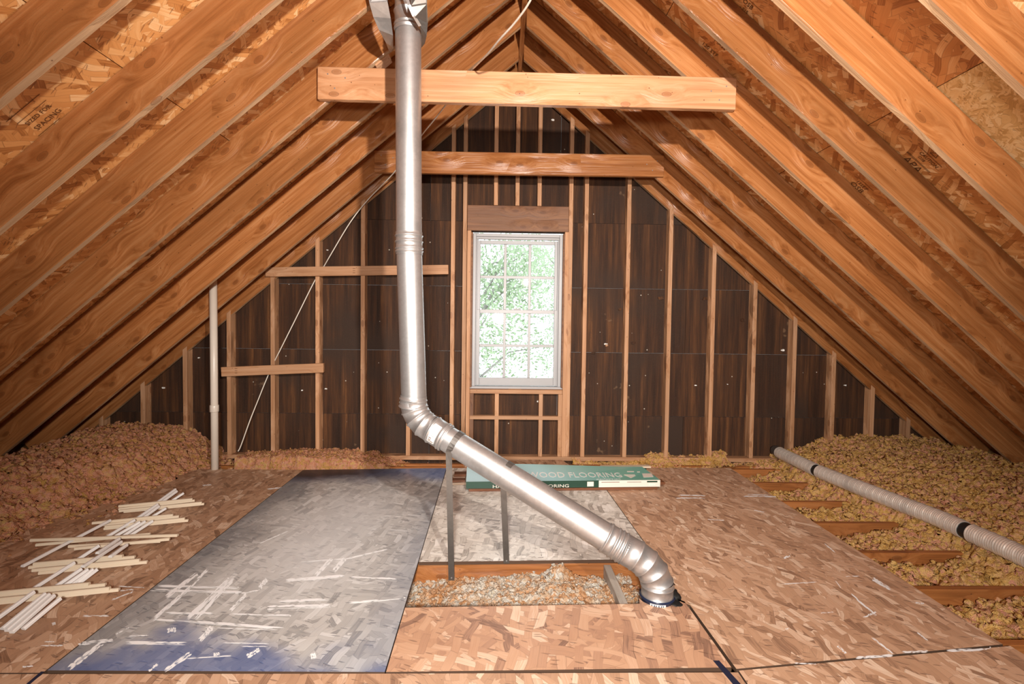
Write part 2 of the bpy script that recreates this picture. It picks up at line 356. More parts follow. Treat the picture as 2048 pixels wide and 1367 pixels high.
def sheet(pts, mat, hole=None, rough_edge=0):
    c = Vector((sum(p[0] for p in pts)/len(pts), sum(p[1] for p in pts)/len(pts), 0))
    bm = bmesh.new(); vs_ = [bm.verts.new((p[0]-c.x, p[1]-c.y, 0)) for p in pts]; f = bm.faces.new(vs_)
    if f.normal.z < 0: f.normal_flip()
    r = bmesh.ops.extrude_face_region(bm, geom=[f]); 
    for v in r['geom']:
        if isinstance(v, bmesh.types.BMVert): v.co.z -= PT
    o = from_bm('osb_panel', bm, mat, floor, Matrix.Translation(c)); o.data.materials.append(CUTEDGE)
    for p in o.data.polygons:
        if abs(p.normal.z) < .5: p.material_index = 1
    return o
g = .0025
xA, xB, xC, xD = -1.812, -.605, .655, 1.925       # seam x positions at the far end
NB, FB = 1.712, 4.135
def lerp(a, b, y): return a+(b-a)*(y-NB)/(FB-NB)
sB = lambda y: lerp(-1.742, -1.810, y); sC = lambda y: lerp(-.540, -.604, y); sD = lambda y: lerp(.735, .665, y)*1.0; sE = lambda y: lerp(1.88, 1.925, y)
PA = sheet([(-3.0, NB), (sB(NB)-g, NB), (sB(FB)-g, FB), (-3.0, FB)], BROWNOSB)
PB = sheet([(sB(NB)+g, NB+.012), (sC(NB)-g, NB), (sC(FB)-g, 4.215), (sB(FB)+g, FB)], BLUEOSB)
OF, ON = 2.535, 2.122                             # opening far / near edge
PC1 = sheet([(sC(OF)+g, OF-.01), (sD(OF)-g, OF+.03), (sD(FB)-g, 4.245), (sC(FB)+g, 4.215)], GREYOSB)
pc = [(sC(NB)+g, NB), (sD(NB)-.012, NB+.02), (sD(ON)-.012, 2.16)]
BASE = FL(1313, 1195)
for k in range(9):
    a = -math.radians(5)-math.radians(165)*k/8; pc.append((BASE.x+.083*math.cos(a), BASE.y+.083*math.sin(a)+.012))
pc += [(.50, 2.142), (sC(ON)+g, ON-.012)]
PC2 = sheet(pc, PATCHOSB)
PDn = [(sD(NB)+g, NB+.012), (sE(NB)+.0, 1.86), (1.925, 4.28), (sD(FB)+g, 4.245), (sD(2.3)+g, 2.3)]
for k in range(6):
    a = math.radians(75)-math.radians(95)*k/5; PDn.append((BASE.x+.085*math.cos(a)+.012, BASE.y+.085*math.sin(a)+.01))
PDn.append((sD(2.14)+g, 2.13))
PD = sheet(PDn, FLOOROSB)
sheet([(-3.0, -.75), (-1.79, -.75), (-1.745, NB-.006), (-3.0, NB-.006)], BROWNOSB)
sheet([(-1.785, -.75), (-.55, -.75), (.72, -.75), (.735, NB-.006), (-.55, NB-.008), (-1.739, NB-.006)], FLOOROSB)
sheet([(.727, -.75), (1.95, -.75), (1.90, 1.850), (.742, NB+.003)], FLOOROSB)
sheet([(-3.0, -2.5), (1.95, -2.5), (1.95, -.756), (-3.0, -.756)], FLOOROSB)
from_py('far_floor_patch', [(-.46, 4.30, -.001), (.50, 4.29, -.001), (.44, 4.50, .001), (-.40, 4.50, .001), (-.46, 4.30, -PT), (.50, 4.29, -PT), (.44, 4.50, -PT), (-.40, 4.50, -PT)],
        [(0, 1, 2, 3), (7, 6, 5, 4), (0, 4, 5, 1), (1, 5, 6, 2), (2, 6, 7, 3), (3, 7, 4, 0)], BROWNOSB, floor)
# short grey block across the opening, beside the pipe
p0, p1 = FL(1212, 1132, -.022), FL(1250, 1215, -.022)
board('blocking', (p0.x+.01, 2.546, -.11), (p1.x+.005, 2.107, -.11), .038, .176, (0, 0, 1), BLOCKW, floor)
# blue tape on the seam near the camera
a, b = FL(1432, 1320, .0006), FL(1478, 1372, .0006); d_ = Vector((.012, .0, 0))
from_py('seam_tape', [a-d_, a+d_, b+d_*1.2, b-d_*1.2], [(0, 1, 2, 3)], NAVYTAPE, floor)
a, b = FL(86, 1342, .0006), FL(48, 1374, .0006)
from_py('seam_tape', [a-d_*.6, a+d_*.6, b+d_*.6, b-d_*.6], [(0, 1, 2, 3)], NAVYTAPE, floor)
# white overspray marks (paint film lying on the sheets)
def overspray(segs, parent, off, sc, zz=.0007):
    V, F = [], []
    for (x0, y0, x1, y1, wd) in segs:
        a = Vector(FL(off[0]+x0/sc, off[1]+y0/sc, zz)); b = Vector(FL(off[0]+x1/sc, off[1]+y1/sc, zz)); mid = FL(off[0]+(x0+x1)/2/sc, off[1]+(y0+y1)/2/sc, zz)
        # width in metres from pixels, measured across the streak on the floor
        dx, dy = x1-x0, y1-y0; L = math.hypot(dx, dy); nx, ny = -dy/L*wd/2, dx/L*wd/2
        hw = (Vector(FL(off[0]+((x0+x1)/2+nx)/sc, off[1]+((y0+y1)/2+ny)/sc, zz))-mid)
        r = random.Random(int(x0*7+y0)); m_ = 5 if wd > 14 else 3
        for q_ in range(m_):
            oc = (q_+.5)/m_*2-1; t0_ = max(0, r.gauss(0, .07)); t1_ = 1-max(0, r.gauss(0, .07)); cuts_ = [t0_]
            while cuts_[-1] < t1_: cuts_.append(min(t1_, cuts_[-1]+r.uniform(.12, .5)))
            for ca, cb_ in zip(cuts_, cuts_[1:]):
                if r.random() < .10: continue
                n = max(3, int((b-a).length*(cb_-ca)/.012)); k = len(V); e = r.uniform(.5, 1.1); lift = Vector((0, 0, .00001*(len(F) % 97)+.00004*q_))
                for i in range(n+1):
                    t = ca+(cb_-ca)*i/n; e = min(max(e+r.uniform(-.3, .3), .25), 1.3); tp_ = min(1, i/n*5+.1, (1-i/n)*5+.1)
                    p = a.lerp(b, t)+hw*(oc+r.uniform(-.08, .08)); h_ = hw*(e*tp_*1.7/m_); V += [p+h_+lift, p-h_+lift]
                for i in range(n): F.append((k+2*i, k+2*i+1, k+2*i+3, k+2*i+2))
    o = from_py('paint_overspray', V, F, STREAKP, parent); o['kind'] = 'stuff'; return o
SEG1 = [(895,900,1065,770,20),(1010,860,1120,750,12),(820,1025,1020,850,18),(1010,1020,1240,800,22),(1050,1020,1270,790,18),(850,838,1290,850,10),(800,860,1330,875,12),(880,985,1150,985,10),(820,1020,1530,1065,14),(1075,1135,1145,1060,25),(675,1145,1010,1150,16),(440,1150,610,1130,16),(370,1285,560,1140,24),(885,1296,1030,1200,22),(1440,955,1780,945,22),(1500,920,1780,912,12),(1240,975,1330,880,16),(1250,990,1570,998,8),(1540,810,1870,785,14),(1700,785,1790,690,18),(1800,760,1860,690,22),(1620,710,1900,690,6),(1330,1220,1400,1180,22),(1200,1145,1450,1150,4),(1300,1165,1450,1165,4),(900,1080,950,1075,25),(620,1100,700,1060,6),(800,1298,850,1260,12),(1400,850,1440,800,20),(1675,1220,1705,1215,30),(1150,1210,1185,1205,16),(1890,790,2140,800,8),(1880,930,2190,905,8),(1400,610,1560,540,5),(1880,690,2090,640,6),(1100,1065,1500,1075,5),(690,1110,800,1105,5),(1000,1230,1250,1215,6),(1300,880,1400,860,6)]
overspray(SEG1, PB, (0, 860), 2.696)
SEG0 = [(445,1000,590,1000,8),(215,1160,340,1160,8),(240,1140,295,1140,5),(640,865,720,858,6),(640,840,780,848,5),(420,1155,470,1150,10),(600,915,720,870,5),(1090,298,1140,293,5),(1440,318,1520,308,5),(280,1045,300,1040,12),(120,1275,180,1270,8)]
overspray(SEG0, PA, (0, 860), 2.696)
SEG2 = [(1110,1225,1310,1215,14),(1360,1197,1500,1192,12),(1600,1190,1840,1175,14),(1190,1110,1310,1205,8),(1010,1160,1060,1205,10),(1200,800,1300,860,18),(1070,870,1220,1000,8),(1440,1090,1500,1135,6),(780,1255,900,1260,5),(720,690,755,675,10),(500,355,680,358,6),(140,365,300,365,6),(1150,1010,1220,980,10),(150,350,300,352,5),(520,345,640,350,4),(1050,790,1140,785,5),(920,985,990,980,5),(940,610,1000,660,5),(1430,930,1480,935,7),(730,1070,750,1072,8),(560,430,620,442,4),(310,480,400,486,4),(720,830,900,818,4),(1000,810,1030,850,4)]
overspray(SEG2, PD, (1300, 860), 2.697)

# ------------------------------------------------------------------ roof
roof = empty('ceiling'); tag(roof, 'sloping attic roof of pine rafters under OSB sheathing', 'roof', kind='structure')
def rafter(y_rear, sg, xend=4.12, mat=RAFTER):
    # local x runs down the slope, local z is perpendicular to it
    x0 = .021
    W = [(x0, under(x0)), (xend, under(xend)), (xend+RD*ST, under(xend)+RD*CT), (x0, under(x0)+VOFF)]
    ex = Vector((sg*CT, 0, -ST)); ez = Vector((sg*ST, 0, CT)); o = Vector((sg*x0, y_rear, under(x0)))
    L = [((Vector((sg*px, y_rear, pz))-o).dot(ex), (Vector((sg*px, y_rear, pz))-o).dot(ez)) for px, pz in W]
    mw = axes(o, ex, ez); ey = Vector(mw.col[1][:3])
    d = -.038 if ey.y > 0 else .038
    o = prism('rafter', L, d, mat, roof, mw, .004); o.data.materials.append(EDGE)
    for p in o.data.polygons:
        if p.normal.z < -.9: p.material_index = 1
    return o
for y in RY:
    for sg in (-1, 1): rafter(y+random.uniform(-.006, .006), sg)
for sg in (-1, 1): rafter(4.575, sg)
board('ridge_board', (0, -2.5, ZR+.16), (0, 4.61, ZR+.16), .038, .235, (0, 0, 1), RAFTER, roof)
# sheathing sheets on top of the rafters (1.22 m courses up the slope)
course = [0, .818, 1.75, 2.682, 3.614, 4.75]
ends = {0: [-2.55, 1.72, 4.66], 1: [-2.55, .5, 2.94, 4.66], 2: [-2.55, -.3, 2.13, 4.66], 3: [-2.55, .9, 3.34, 4.66], 4: [-2.55, 2.13, 4.66]}
for sg in (-1, 1):
    for ci in range(5):
        xa, xb = course[ci], course[ci+1]
        es = ends[ci] if sg > 0 or ci != 2 else [-2.55, 1.31, 3.78, 4.66]
        for j in range(len(es)-1):
            y0, y1 = es[j]+.0015, es[j+1]-.0015
            ex = Vector((sg*CT, 0, -ST)); ez = Vector((sg*ST, 0, CT)); xm = (xa+xb)/2; c = Vector((sg*xm, (y0+y1)/2, under(xm)+VOFF+.0065/CT+.0004))
            L = (xb-xa)/CT-.004; mw = axes(c, ex, ez)
            mat = NEWOSB if (sg > 0 and ci == 2 and j == 1) else ROOFOSB
            bm = bmesh.new(); bmesh.ops.create_cube(bm, size=1)
            for v in bm.verts: v.co = Vector((v.co.x*L, v.co.y*(y1-y0), v.co.z*.012))
            o = from_bm('roof_sheathing_panel', bm, mat, roof, mw)
# roofing felt above the sheets closes the joints
for sg in (-1, 1):
    from_py('roofing_felt', [(0, -2.6, ZR+VOFF+.022), (0, 4.7, ZR+VOFF+.022), (sg*4.85, 4.7, under(4.85)+VOFF+.022), (sg*4.85, -2.6, under(4.85)+VOFF+.022)], [(0, 1, 2, 3)], BLACK, roof)
# blocking beside the pipe where it leaves the roof
def slope_axes(o, sg): return axes(o, (sg*CT, 0, -ST), (sg*ST, 0, CT))
p = AY(768, 122, 2.98); board('blocking', p+Vector((.03, -.0, .03)), p+Vector((-.05, .0, -.04)), .09, .036, (0, 0, 1), STUD, roof)

# stamped lettering on the sheathing
def text_mesh(s, size, ext=.0004, align='CENTER', sx=1.0):
    cu = bpy.data.curves.new('t', 'FONT'); cu.body = s; cu.size = size; cu.extrude = ext; cu.align_x = align; cu.align_y = 'CENTER'; cu.resolution_u = 2
    o = bpy.data.objects.new('t', cu); COL.objects.link(o)
    me = bpy.data.meshes.new_from_object(o.evaluated_get(bpy.context.evaluated_depsgraph_get())); bpy.data.objects.remove(o); bpy.data.curves.remove(cu)
    return me
def islands(me):
    """split a text mesh into its letters"""
    bm = bmesh.new(); bm.from_mesh(me); seen = set(); out = []
    for v in bm.verts:
        if v in seen: continue
        st = [v]; comp = set()
        while st:
            a = st.pop()
            if a in comp: continue
            comp.add(a); st += [e.other_vert(a) for e in a.link_edges]
        seen |= comp; idx = {q: i for i, q in enumerate(sorted(comp, key=lambda z: z.index))}
        m = bpy.data.meshes.new('letter'); m.from_pydata([q.co[:] for q in idx], [], [[idx[x] for x in f.verts] for f in bm.faces if f.verts[0] in comp]); m.update(); out.append(m)
    bm.free(); return out
def text(name, s, size, mw, mat, parent, align='CENTER'):
    for m in islands(text_mesh(s, size, align=align)): link('letter', m, mat, parent, mw)
def roof_point(a, b):
    d = ray(a, b); sg = -1 if a < 1000 else 1
    t = (ZR+VOFF-MS*sg*CAM.x-CAM.z)/(d.z+MS*sg*d.x); return CAM+d*t, sg
def stamp(u, v, lines, rot):
    """ink stamp facing down into the attic: lines = (text, size, dx, dy) or ('-', length, dx, dy)"""
    c, sg = roof_point(u, v); nrm = Vector((-sg*ST, 0, -CT)); down = Vector((sg*CT, 0, -ST))
    ex = down if rot == 0 else -down
    mw = axes(c+nrm*.0012, ex, nrm)
    for (s, sz, dx, dy) in lines:
        m2 = mw @ Matrix.Translation((dx, dy, 0))
        if s == '-':
            from_py('stamp_rule', [(-sz/2, -.0012, 0), (sz/2, -.0012, 0), (sz/2, .0012, 0), (-sz/2, .0012, 0)], [(0, 1, 2, 3)], INK, roof, m2)
        elif s == '^':
            V = []; F = []
            for q in range(3):
                for rr in (1, .78): a = math.pi/2+q*2*math.pi/3; V.append((rr*sz*math.cos(a), rr*sz*math.sin(a), 0))
            F = [(0, 2, 3, 1), (2, 4, 5, 3), (4, 0, 1, 5)]
            from_py('stamp_triangle', V, F, INK, roof, m2)
        else: text('stamp_lettering', s, sz, m2, INK, roof)
stamp(1842, 322, [('-', .19, 0, .118), ('^', .026, -.005, .085), ('-', .15, 0, .058), ('CAUTION', .026, .01, .036), ('OSB', .022, -.01, .012), ('-', .16, .0, -.012), ('-', .16, .0, -.018), ('APA', .062, -.0, -.052), ('-', .15, 0, -.096), ('-', .15, 0, -.106), ('-', .15, 0, -.113)], 0)
stamp(82, 232, [('-', .17, .0, .075), ('-', .15, .0, .04), ('SIZED FOR', .026, .0, .012), ('SPACING', .032, 0, -.03), ('-', .12, -.03, -.06), ('-', .12, .02, -.09)], 1)
stamp(1720, 372, [('-', .12, 0, .045), ('15SET', .032, .0, .015), ('OSB', .05, .0, -.025), ('-', .10, 0, -.055)], 0)
stamp(1425, 92, [('MASS', .036, .03, .05), ('120 SYF', .036, .0, -.035), ('-', .10, 0, -.062)], 0)
stamp(1492, 14, [('OSB', .035, .0, .02), ('- 015', .025, .0, -.02), ('-', .12, .02, .045)], 0)

# ------------------------------------------------------------------ gable wall
wall = empty('wall_far'); tag(wall, 'gable end wall of dark fibreboard between exposed studs', 'wall', kind='structure')
WY = 4.622                                        # inner face of the fibreboard
WX0, WX1, WZ0, WZ1 = -.445, .455, .655, 2.125     # rough opening of the window
def wall_piece(name, x0, x1, z0, z1, mat, d=.012, y=WY, gap=.0013):
    poly = [(x0+gap, z0+gap), (x1-gap, z0+gap), (x1-gap, z1-gap), (x0+gap, z1-gap)]
    poly = clip(poly, MS, 1, ZR+VOFF-.002); poly = clip(poly, -MS, 1, ZR+VOFF-.002)
    if len(poly) < 3: return
    xs = sum(p[0] for p in poly)/len(poly); zs = sum(p[1] for p in poly)/len(poly)
    return prism(name, [(a-xs, b-zs) for a, b in poly], d, mat, wall, Matrix.Translation((xs, y, zs)))
rows = [-.24, .395, 1.003, 1.616, 2.228, 2.838, 3.45, 3.9]
for i in range(len(rows)-1):
    z0, z1 = rows[i], rows[i+1]
    off = (.4 if i % 2 else 1.62)
    cuts = sorted({-4.8, 4.8, *[off+k*2.44 for k in range(-3, 3)]})
    for a, b in zip(cuts, cuts[1:]):
        if b <= -4.8 or a >= 4.8: continue
        a, b = max(a, -4.8), min(b, 4.8)
        segs = [(a, b, z0, z1)]
        if z1 > WZ0 and z0 < WZ1 and a < WX1 and b > WX0:
            segs = []
            if a < WX0: segs.append((a, WX0, z0, z1))
            if b > WX1: segs.append((WX1, b, z0, z1))
            if z0 < WZ0: segs.append((max(a, WX0), min(b, WX1), z0, WZ0))
            if z1 > WZ1: segs.append((max(a, WX0), min(b, WX1), WZ1, z1))
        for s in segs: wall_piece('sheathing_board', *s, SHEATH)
for s in [(-4.8, WX0, -.25, 4), (WX1, 4.8, -.25, 4), (WX0, WX1, -.25, WZ0), (WX0, WX1, WZ1, 4)]:
    wall_piece('house_wrap', *s, WRAP, .01, WY+.014, 0)
# studs, 38 x 89, their tops cut to the slope of the end rafter
SD = .089; SF = WY-SD-.001                         # front face of studs
def stud(x, ztop=None, z0=.02, t=.038, mat=STUD, name='stud', d=SD, y=None, lap=.045):
    y = SF if y is None else y
    zt = [under(x-t/2)+lap, under(x+t/2)+lap] if ztop is None else [ztop, ztop]
    zc = (z0+max(zt))/2
    poly = [(z0-zc, -t/2), (zt[0]-zc, -t/2), (zt[1]-zc, t/2), (z0-zc, t/2)]
    mw = axes((x, y, zc), (0, 0, 1), (1, 0, 0)); # local x up, local z = world x
    ey = Vector(mw.col[1][:3]); dd = d if ey.y > 0 else -d
    return prism(name, poly, dd, mat, wall, mw, .0025)
for u, v in [(207, 870), (290, 840), (374, 800), (461, 750), (548, 720), (637, 690), (727, 660), (817, 870), (905, 660), (1168, 660), (1252, 660), (1336, 660), (1422, 690), (1504, 730), (1584, 760), (1662, 800), (1740, 830)]:
    q = AY(u, v, SF+.03); stud(q.x)
q = AY(1812, 850, SF+.03); stud(q.x, t=.038)
stud(-.490); stud(.492)                           # king studs
stud(-.449, 2.125, t=.036); stud(.458, 2.125, t=.036) # jack studs
for u in (992, 1035, 1079):
    q = AY(u, 380, SF+.02); stud(q.x, z0=2.36)
board('header', (-.468, SF+.02, 2.242), (.472, SF+.02, 2.242), .038, .232, (0, 0, 1), HEADER, wall)
board('rough_sill', (-.43, SF+.045, .63), (.438, SF+.045, .63), .088, .038, (0, 0, 1), STUD, wall)
board('blocking', (-.43, SF+.03, .385), (.438, SF+.03, .385), .06, .036, (0, 0, 1), STUD, wall)
for u in (993, 1081):
    q = AY(u, 850, SF); stud(q.x, .61, y=SF+.002)
stud(-.412, .61, y=SF+.002, mat=HEADER); stud(.42, .61, y=SF+.002)
board('bottom_plate', (-4.1, SF+.044, .0), (4.1, SF+.044, .0), .09, .038, (0, 0, 1), STUD, wall)
board('bottom_plate', (-4.1, SF-.09, -.075), (4.1, SF-.09, -.075), .038, .09, (0, 0, 1), JOIST, wall)
# paper scraps and torn fibres caught on the fibreboard
def scrap(u, v, s, mat):
    p = AY(u, v, WY-.004); r = random.Random(u*31+v); V = []; n = 9
    for k in range(n):
        a = 2*math.pi*k/n; q = s*r.uniform(.5, 1.1); V.append((q*math.cos(a), r.uniform(-.012, 0), q*.6*math.sin(a)))
    V += [(x*.96, .004, z*.96) for x, y, z in V]
    F = [tuple(range(n)), tuple(range(2*n-1, n-1, -1))]+[(k, k+n, (k+1) % n+n, (k+1) % n) for k in range(n)]
    from_py('torn_scrap', V, F, mat, wall, Matrix.Translation(p))
for u, v, s, mt in [(1565, 700, .022, PAPER), (1391, 770, .012, PAPER), (1485, 640, .03, SHEATH), (1322, 595, .035, SHEATH), (1266, 685, .03, SHEATH), (1410, 597, .03, SHEATH), (1212, 688, .02, PAPER), (1186, 706, .03, SHEATH), (1240, 618, .025, SHEATH), (1690, 770, .014, PAPER), (398, 715, .012, PAPER), (327, 775, .016, PAPER), (652, 777, .014, PAPER), (655, 500, .01, PAPER), (1105, 240, .02, PAPER), (1076, 802, .016, PAPER), (1575, 820, .01, PAPER), (1455, 768, .008, PAPER), (604, 780, .01, PAPER), (1213, 690, .02, STUD)]: scrap(u, v, s, mt)

# ------------------------------------------------------------------ window
win = empty('window_1', (.005, WY, .67)); tag(win, 'white double-hung window with six-over-six panes in the gable wall', 'window', kind='structure')
def bar(name, x0, x1, z0, z1, y0, y1, mat, parent, bev=.003):
    bm = bmesh.new(); bmesh.ops.create_cube(bm, size=1); c = Vector(((x0+x1)/2, (y0+y1)/2, (z0+z1)/2))
    for v in bm.verts: v.co = Vector((v.co.x*(x1-x0), v.co.y*(y1-y0), v.co.z*(z1-z0)))
    if bev: bmesh.ops.bevel(bm, geom=bm.edges[:], offset=min(bev, .3*min(x1-x0, y1-y0, z1-z0)), segments=1, affect='EDGES')
    return from_bm(name, bm, mat, parent, Matrix.Translation(c))
fx0, fx1, fz0, fz1 = -.415, .425, .675, 2.108
# brown wooden jamb liner, then white frame
bar('jamb', WX0+.012, fx0, WZ0+.012, WZ1-.012, 4.55, 4.70, HEADER, win); bar('jamb', fx1, WX1-.012, WZ0+.012, WZ1-.012, 4.55, 4.70, HEADER, win)
bar('frame_stile', fx0, fx0+.03, fz0, fz1, 4.575, 4.70, WHITE, win); bar('frame_stile', fx1-.03, fx1, fz0, fz1, 4.575, 4.70, WHITE, win)
bar('frame_head', fx0+.03, fx1-.03, fz1-.03, fz1, 4.575, 4.70, WHITE, win)
bar('sill', fx0-.02, fx1+.02, fz0-.022, fz0+.0, 4.565, 4.72, WHITE, win); bar('sill_lip', fx0-.018, fx1+.018, fz0-.03, fz0-.022, 4.563, 4.60, HEADER, win)
bar('shim', -.07, .05, .65, .655, 4.55, 4.60, STUD, win, .001)
bar('screen_track', fx0+.03, fx0+.042, fz0+.002, fz1-.03, 4.60, 4.615, WHITE, win); bar('screen_track', fx1-.042, fx1-.03, fz0+.002, fz1-.03, 4.60, 4.615, WHITE, win)
bar('head_track', fx0+.03, fx1-.03, fz1-.05, fz1-.03, 4.59, 4.63, WHITE, win)
def sash(name, z0, z1, y0, top, bot, lock=False):
    s = empty(name, (.005, y0, z0)); s.parent = win; s.matrix_parent_inverse = WM(win).inverted()
    x0, x1 = fx0+.032, fx1-.032; st = .036; y1 = y0+.034
    bar('stile', x0, x0+st, z0, z1, y0, y1, WHITE, s); bar('stile', x1-st, x1, z0, z1, y0, y1, WHITE, s)
    bar('rail', x0+st, x1-st, z1-top, z1, y0, y1, WHITE, s); bar('rail', x0+st, x1-st, z0, z0+bot, y0, y1, WHITE, s)
    gx0, gx1, gz0, gz1 = x0+st, x1-st, z0+bot, z1-top; m = .027
    for k in (1, 2):
        xm = gx0+(gx1-gx0)*k/3; bar('muntin', xm-m/2, xm+m/2, gz0, gz1, y0+.006, y1-.006, WHITE, s)
    zm = (gz0+gz1)/2; bar('muntin', gx0, gx1, zm-m/2, zm+m/2, y0+.007, y1-.007, WHITE, s)
    for i in range(3):
        for j in range(2):
            a, b = gx0+(gx1-gx0)*i/3, gx0+(gx1-gx0)*(i+1)/3; c, d = gz0+(gz1-gz0)*j/2, gz0+(gz1-gz0)*(j+1)/2
            bar('pane', a+.002, b-.002, c+.002, d-.002, y0+.016, y0+.019, GLASS, s, 0)
    if lock: bar('sash_lock', -.03, .04, z1, z1+.012, y0+.002, y0+.02, WHITE, s)
sash('lower_sash', fz0+.004, 1.40, 4.605, .036, .075, True)
sash('upper_sash', 1.365, fz1-.052, 4.645, .036, .036)
# trees outside
def leafm():
    t = NT('sunlit_leaves'); P = t.obj(); n = t.noise(P, 3, 2); col = t.mix(n, (.11, .16, .07), (.26, .31, .18)); t.b.inputs['Transmission Weight'].default_value = 0
    return t.fin(col, .5)
LEAF = leafm(); BARK = plain('grey_bark', (.22, .2, .17), .8, 0, .3, 8, .3)
def tree(x, y, h, rad, n, label, seed, zmin=-1.2):
    r = random.Random(seed); root = empty('tree', (x, y, -3)); tag(root, label, 'tree', 'trees outside the window')
    tube('trunk', [(x, y, -3), (x+.15, y, -.5), (x-.1, y+.1, 1.2), (x+.1, y, h)], [.22, .17, .12, .04], BARK, root, 10)
    tips = []
    for k in range(12):
        z = r.uniform(-.5, h-.6); a = r.uniform(0, 6.28); L = r.uniform(.6, 1)*rad
        e = Vector((x+L*math.cos(a), y+L*math.sin(a), z+r.uniform(.1, .8))); tube('branch', [(x, y, z-.3), ((x+e.x)/2, (y+e.y)/2, (z+e.z)/2+.1), e], [.03, .018, .005], BARK, root, 6)
        tips.append(e); tips.append(Vector((x, y, z)).lerp(e, .6))
    V, F = [], []
    for i in range(n):
        t = r.choice(tips); p = t+Vector((r.gauss(0, .38), r.gauss(0, .38), r.gauss(0, .32))); s = r.uniform(.03, .065)
        ax = Vector((r.gauss(0, 1), r.gauss(0, 1), r.gauss(0, 1))).normalized(); b = ax.orthogonal().normalized()
        k = len(V); V += [p-ax*s, p+b*s*.45, p+ax*s, p-b*s*.45]; F.append((k, k+1, k+2, k+3))
    o = from_py('foliage', V, F, LEAF, root); o['kind'] = 'stuff'
tree(-.7, 9.0, 3.2, 1.5, 7000, 'leafy pale green tree showing in the left window panes', 3)
tree(1.6, 14.5, 4.0, 2.2, 9000, 'leafy pale green tree showing in the right window panes', 5)

# near wall behind the camera closes the attic
nw = from_py('wall_near', [(-4.9, -2.55, -.25), (4.9, -2.55, -.25), (0, -2.55, ZR+VOFF+.05), (-4.9, -2.57, -.25), (4.9, -2.57, -.25), (0, -2.57, ZR+VOFF+.05)], [(0, 1, 2), (3, 5, 4), (0, 3, 4, 1), (1, 4, 5, 2), (2, 5, 3, 0)], SHEATH)
tag(nw, 'dark fibreboard end wall behind the viewpoint', 'wall', kind='structure')

# ------------------------------------------------------------------ collar ties and braces
def nails(o, pts):
    for (p) in pts:
        bm = bmesh.new(); bmesh.ops.create_cone(bm, cap_ends=True, segments=8, radius1=.005, radius2=.004, depth=.003)
        bmesh.ops.rotate(bm, verts=bm.verts, matrix=Matrix.Rotation(math.pi/2, 3, 'X')); from_bm('nail_head', bm, GALV, o, Matrix.Translation(p))
def beam(name, a, b, t, wd, label, cat, mat=TIE, group=None):
    o = board(name, a, b, t, wd, (0, 0, 1), mat); tag(o, label, cat, group)
    a, b = Vector(a), Vector(b); d = (b-a).normalized(); y = -t/2-.001
    nails(o, [a+d*.06+Vector((0, y, .05)), a+d*.1+Vector((0, y, -.03)), a+d*.16+Vector((0, y, .03)), b-d*.06+Vector((0, y, .04)), b-d*.1+Vector((0, y, -.04)), b-d*.15+Vector((0, y, .01))])
    return o
yt = RY[3]-.038-.021-.006
beam('collar_tie', (-1.218, yt, 2.632), (1.222, yt, 2.625), .038, .184, 'bright wide collar tie nearest the camera, behind the vertical metal pipe', 'beam', group='collar ties')
yt2 = RY[0]-.038-.021-.006
beam('collar_tie', (-1.235, yt2, 2.622), (1.235, yt2, 2.632), .038, .184, 'darker collar tie farther back, closest to the gable wall', 'beam', mat=RAFTER, group='collar ties')
def brace(u0, v0, u1, v1, label):
    y = SF-.021; a, b = AY(u0, v0, y), AY(u1, v1, y); a.y = b.y = y
    o = board('brace', a, b, .036, .086, (0, 0, 1), STUD); tag(o, label, 'board', 'braces nailed across the gable studs'); return o
bo = brace(532, 544, 897, 539, 'longer upper wooden brace nailed across the studs, passing behind the pipe')
p = AY(708, 541, SF-.0405)
for dz in (.02, -.0, -.02): bar('grade_stamp', p.x-.012, p.x+.012, p.z+dz-.002, p.z+dz+.002, SF-.0402, SF-.0395, INK, bo, 0)
bo = brace(444, 743, 648, 735, 'short lower wooden brace nailed across three left studs')
p = AY(472, 741, SF-.0405)
for dz in (.02, -.0, -.02): bar('grade_stamp', p.x-.012, p.x+.012, p.z+dz-.002, p.z+dz+.002, SF-.0402, SF-.0395, INK, bo, 0)

# ------------------------------------------------------------------ metal vent pipe
vp = empty('vent_pipe', BASE); tag(vp, 'galvanised metal vent pipe rising, bending and slanting down into the floor', 'pipe')
R0 = .0655; PY = 2.55
T0 = AY(813, -120, PY); T1 = AY(816, 30, PY); T2 = AY(818, 480, PY); E1 = AY(829, 836, PY)
E2 = AY(1299, 1128, BASE.y)
dv = (E1-T2).normalized(); ds = (E2-E1).normalized()
# straight sections
def ringed(a, b, r, beads):
    """straight tube a-b with raised beads at distances (m) from a"""
    L = (b-a).length; prof = [(0, r), (L, r)]
    for bd in beads: prof += [(bd-.006, r), (bd-.003, r+.0035), (bd, r+.005), (bd+.003, r+.0035), (bd+.006, r)]
    prof.sort(); return [a.lerp(b, s/L) for s, _ in prof], [q for _, q in prof]
def straight(name, a, b, r, beads=(), mat=GALV, n=40):
    pts, rr = ringed(a, b, r, beads); V, F = [], []
    d = (b-a).normalized(); N = d.orthogonal().normalized(); B = d.cross(N)
    for p, q in zip(pts, rr):
        for k in range(n): an = 2*math.pi*k/n; V.append(p+(N*math.cos(an)+B*math.sin(an))*q)
    for i in range(len(pts)-1):
        for k in range(n): F.append((i*n+k, i*n+(k+1) % n, (i+1)*n+(k+1) % n, (i+1)*n+k))
    o = from_py(name, V, F, mat, vp, None, True); return o
c1, c2 = AY(818, 468, PY), AY(818.5, 506, PY)
t1a, t1b = AY(816, 26, PY), AY(816.4, 62, PY)
straight('upper_section', t1b, c1, R0)
straight('coupling', c1-dv*.01, c2+dv*.01, R0+.0025, (.02, .05, .085, .1))
e1a = E1-dv*.10; e1b = E1+ds*.155
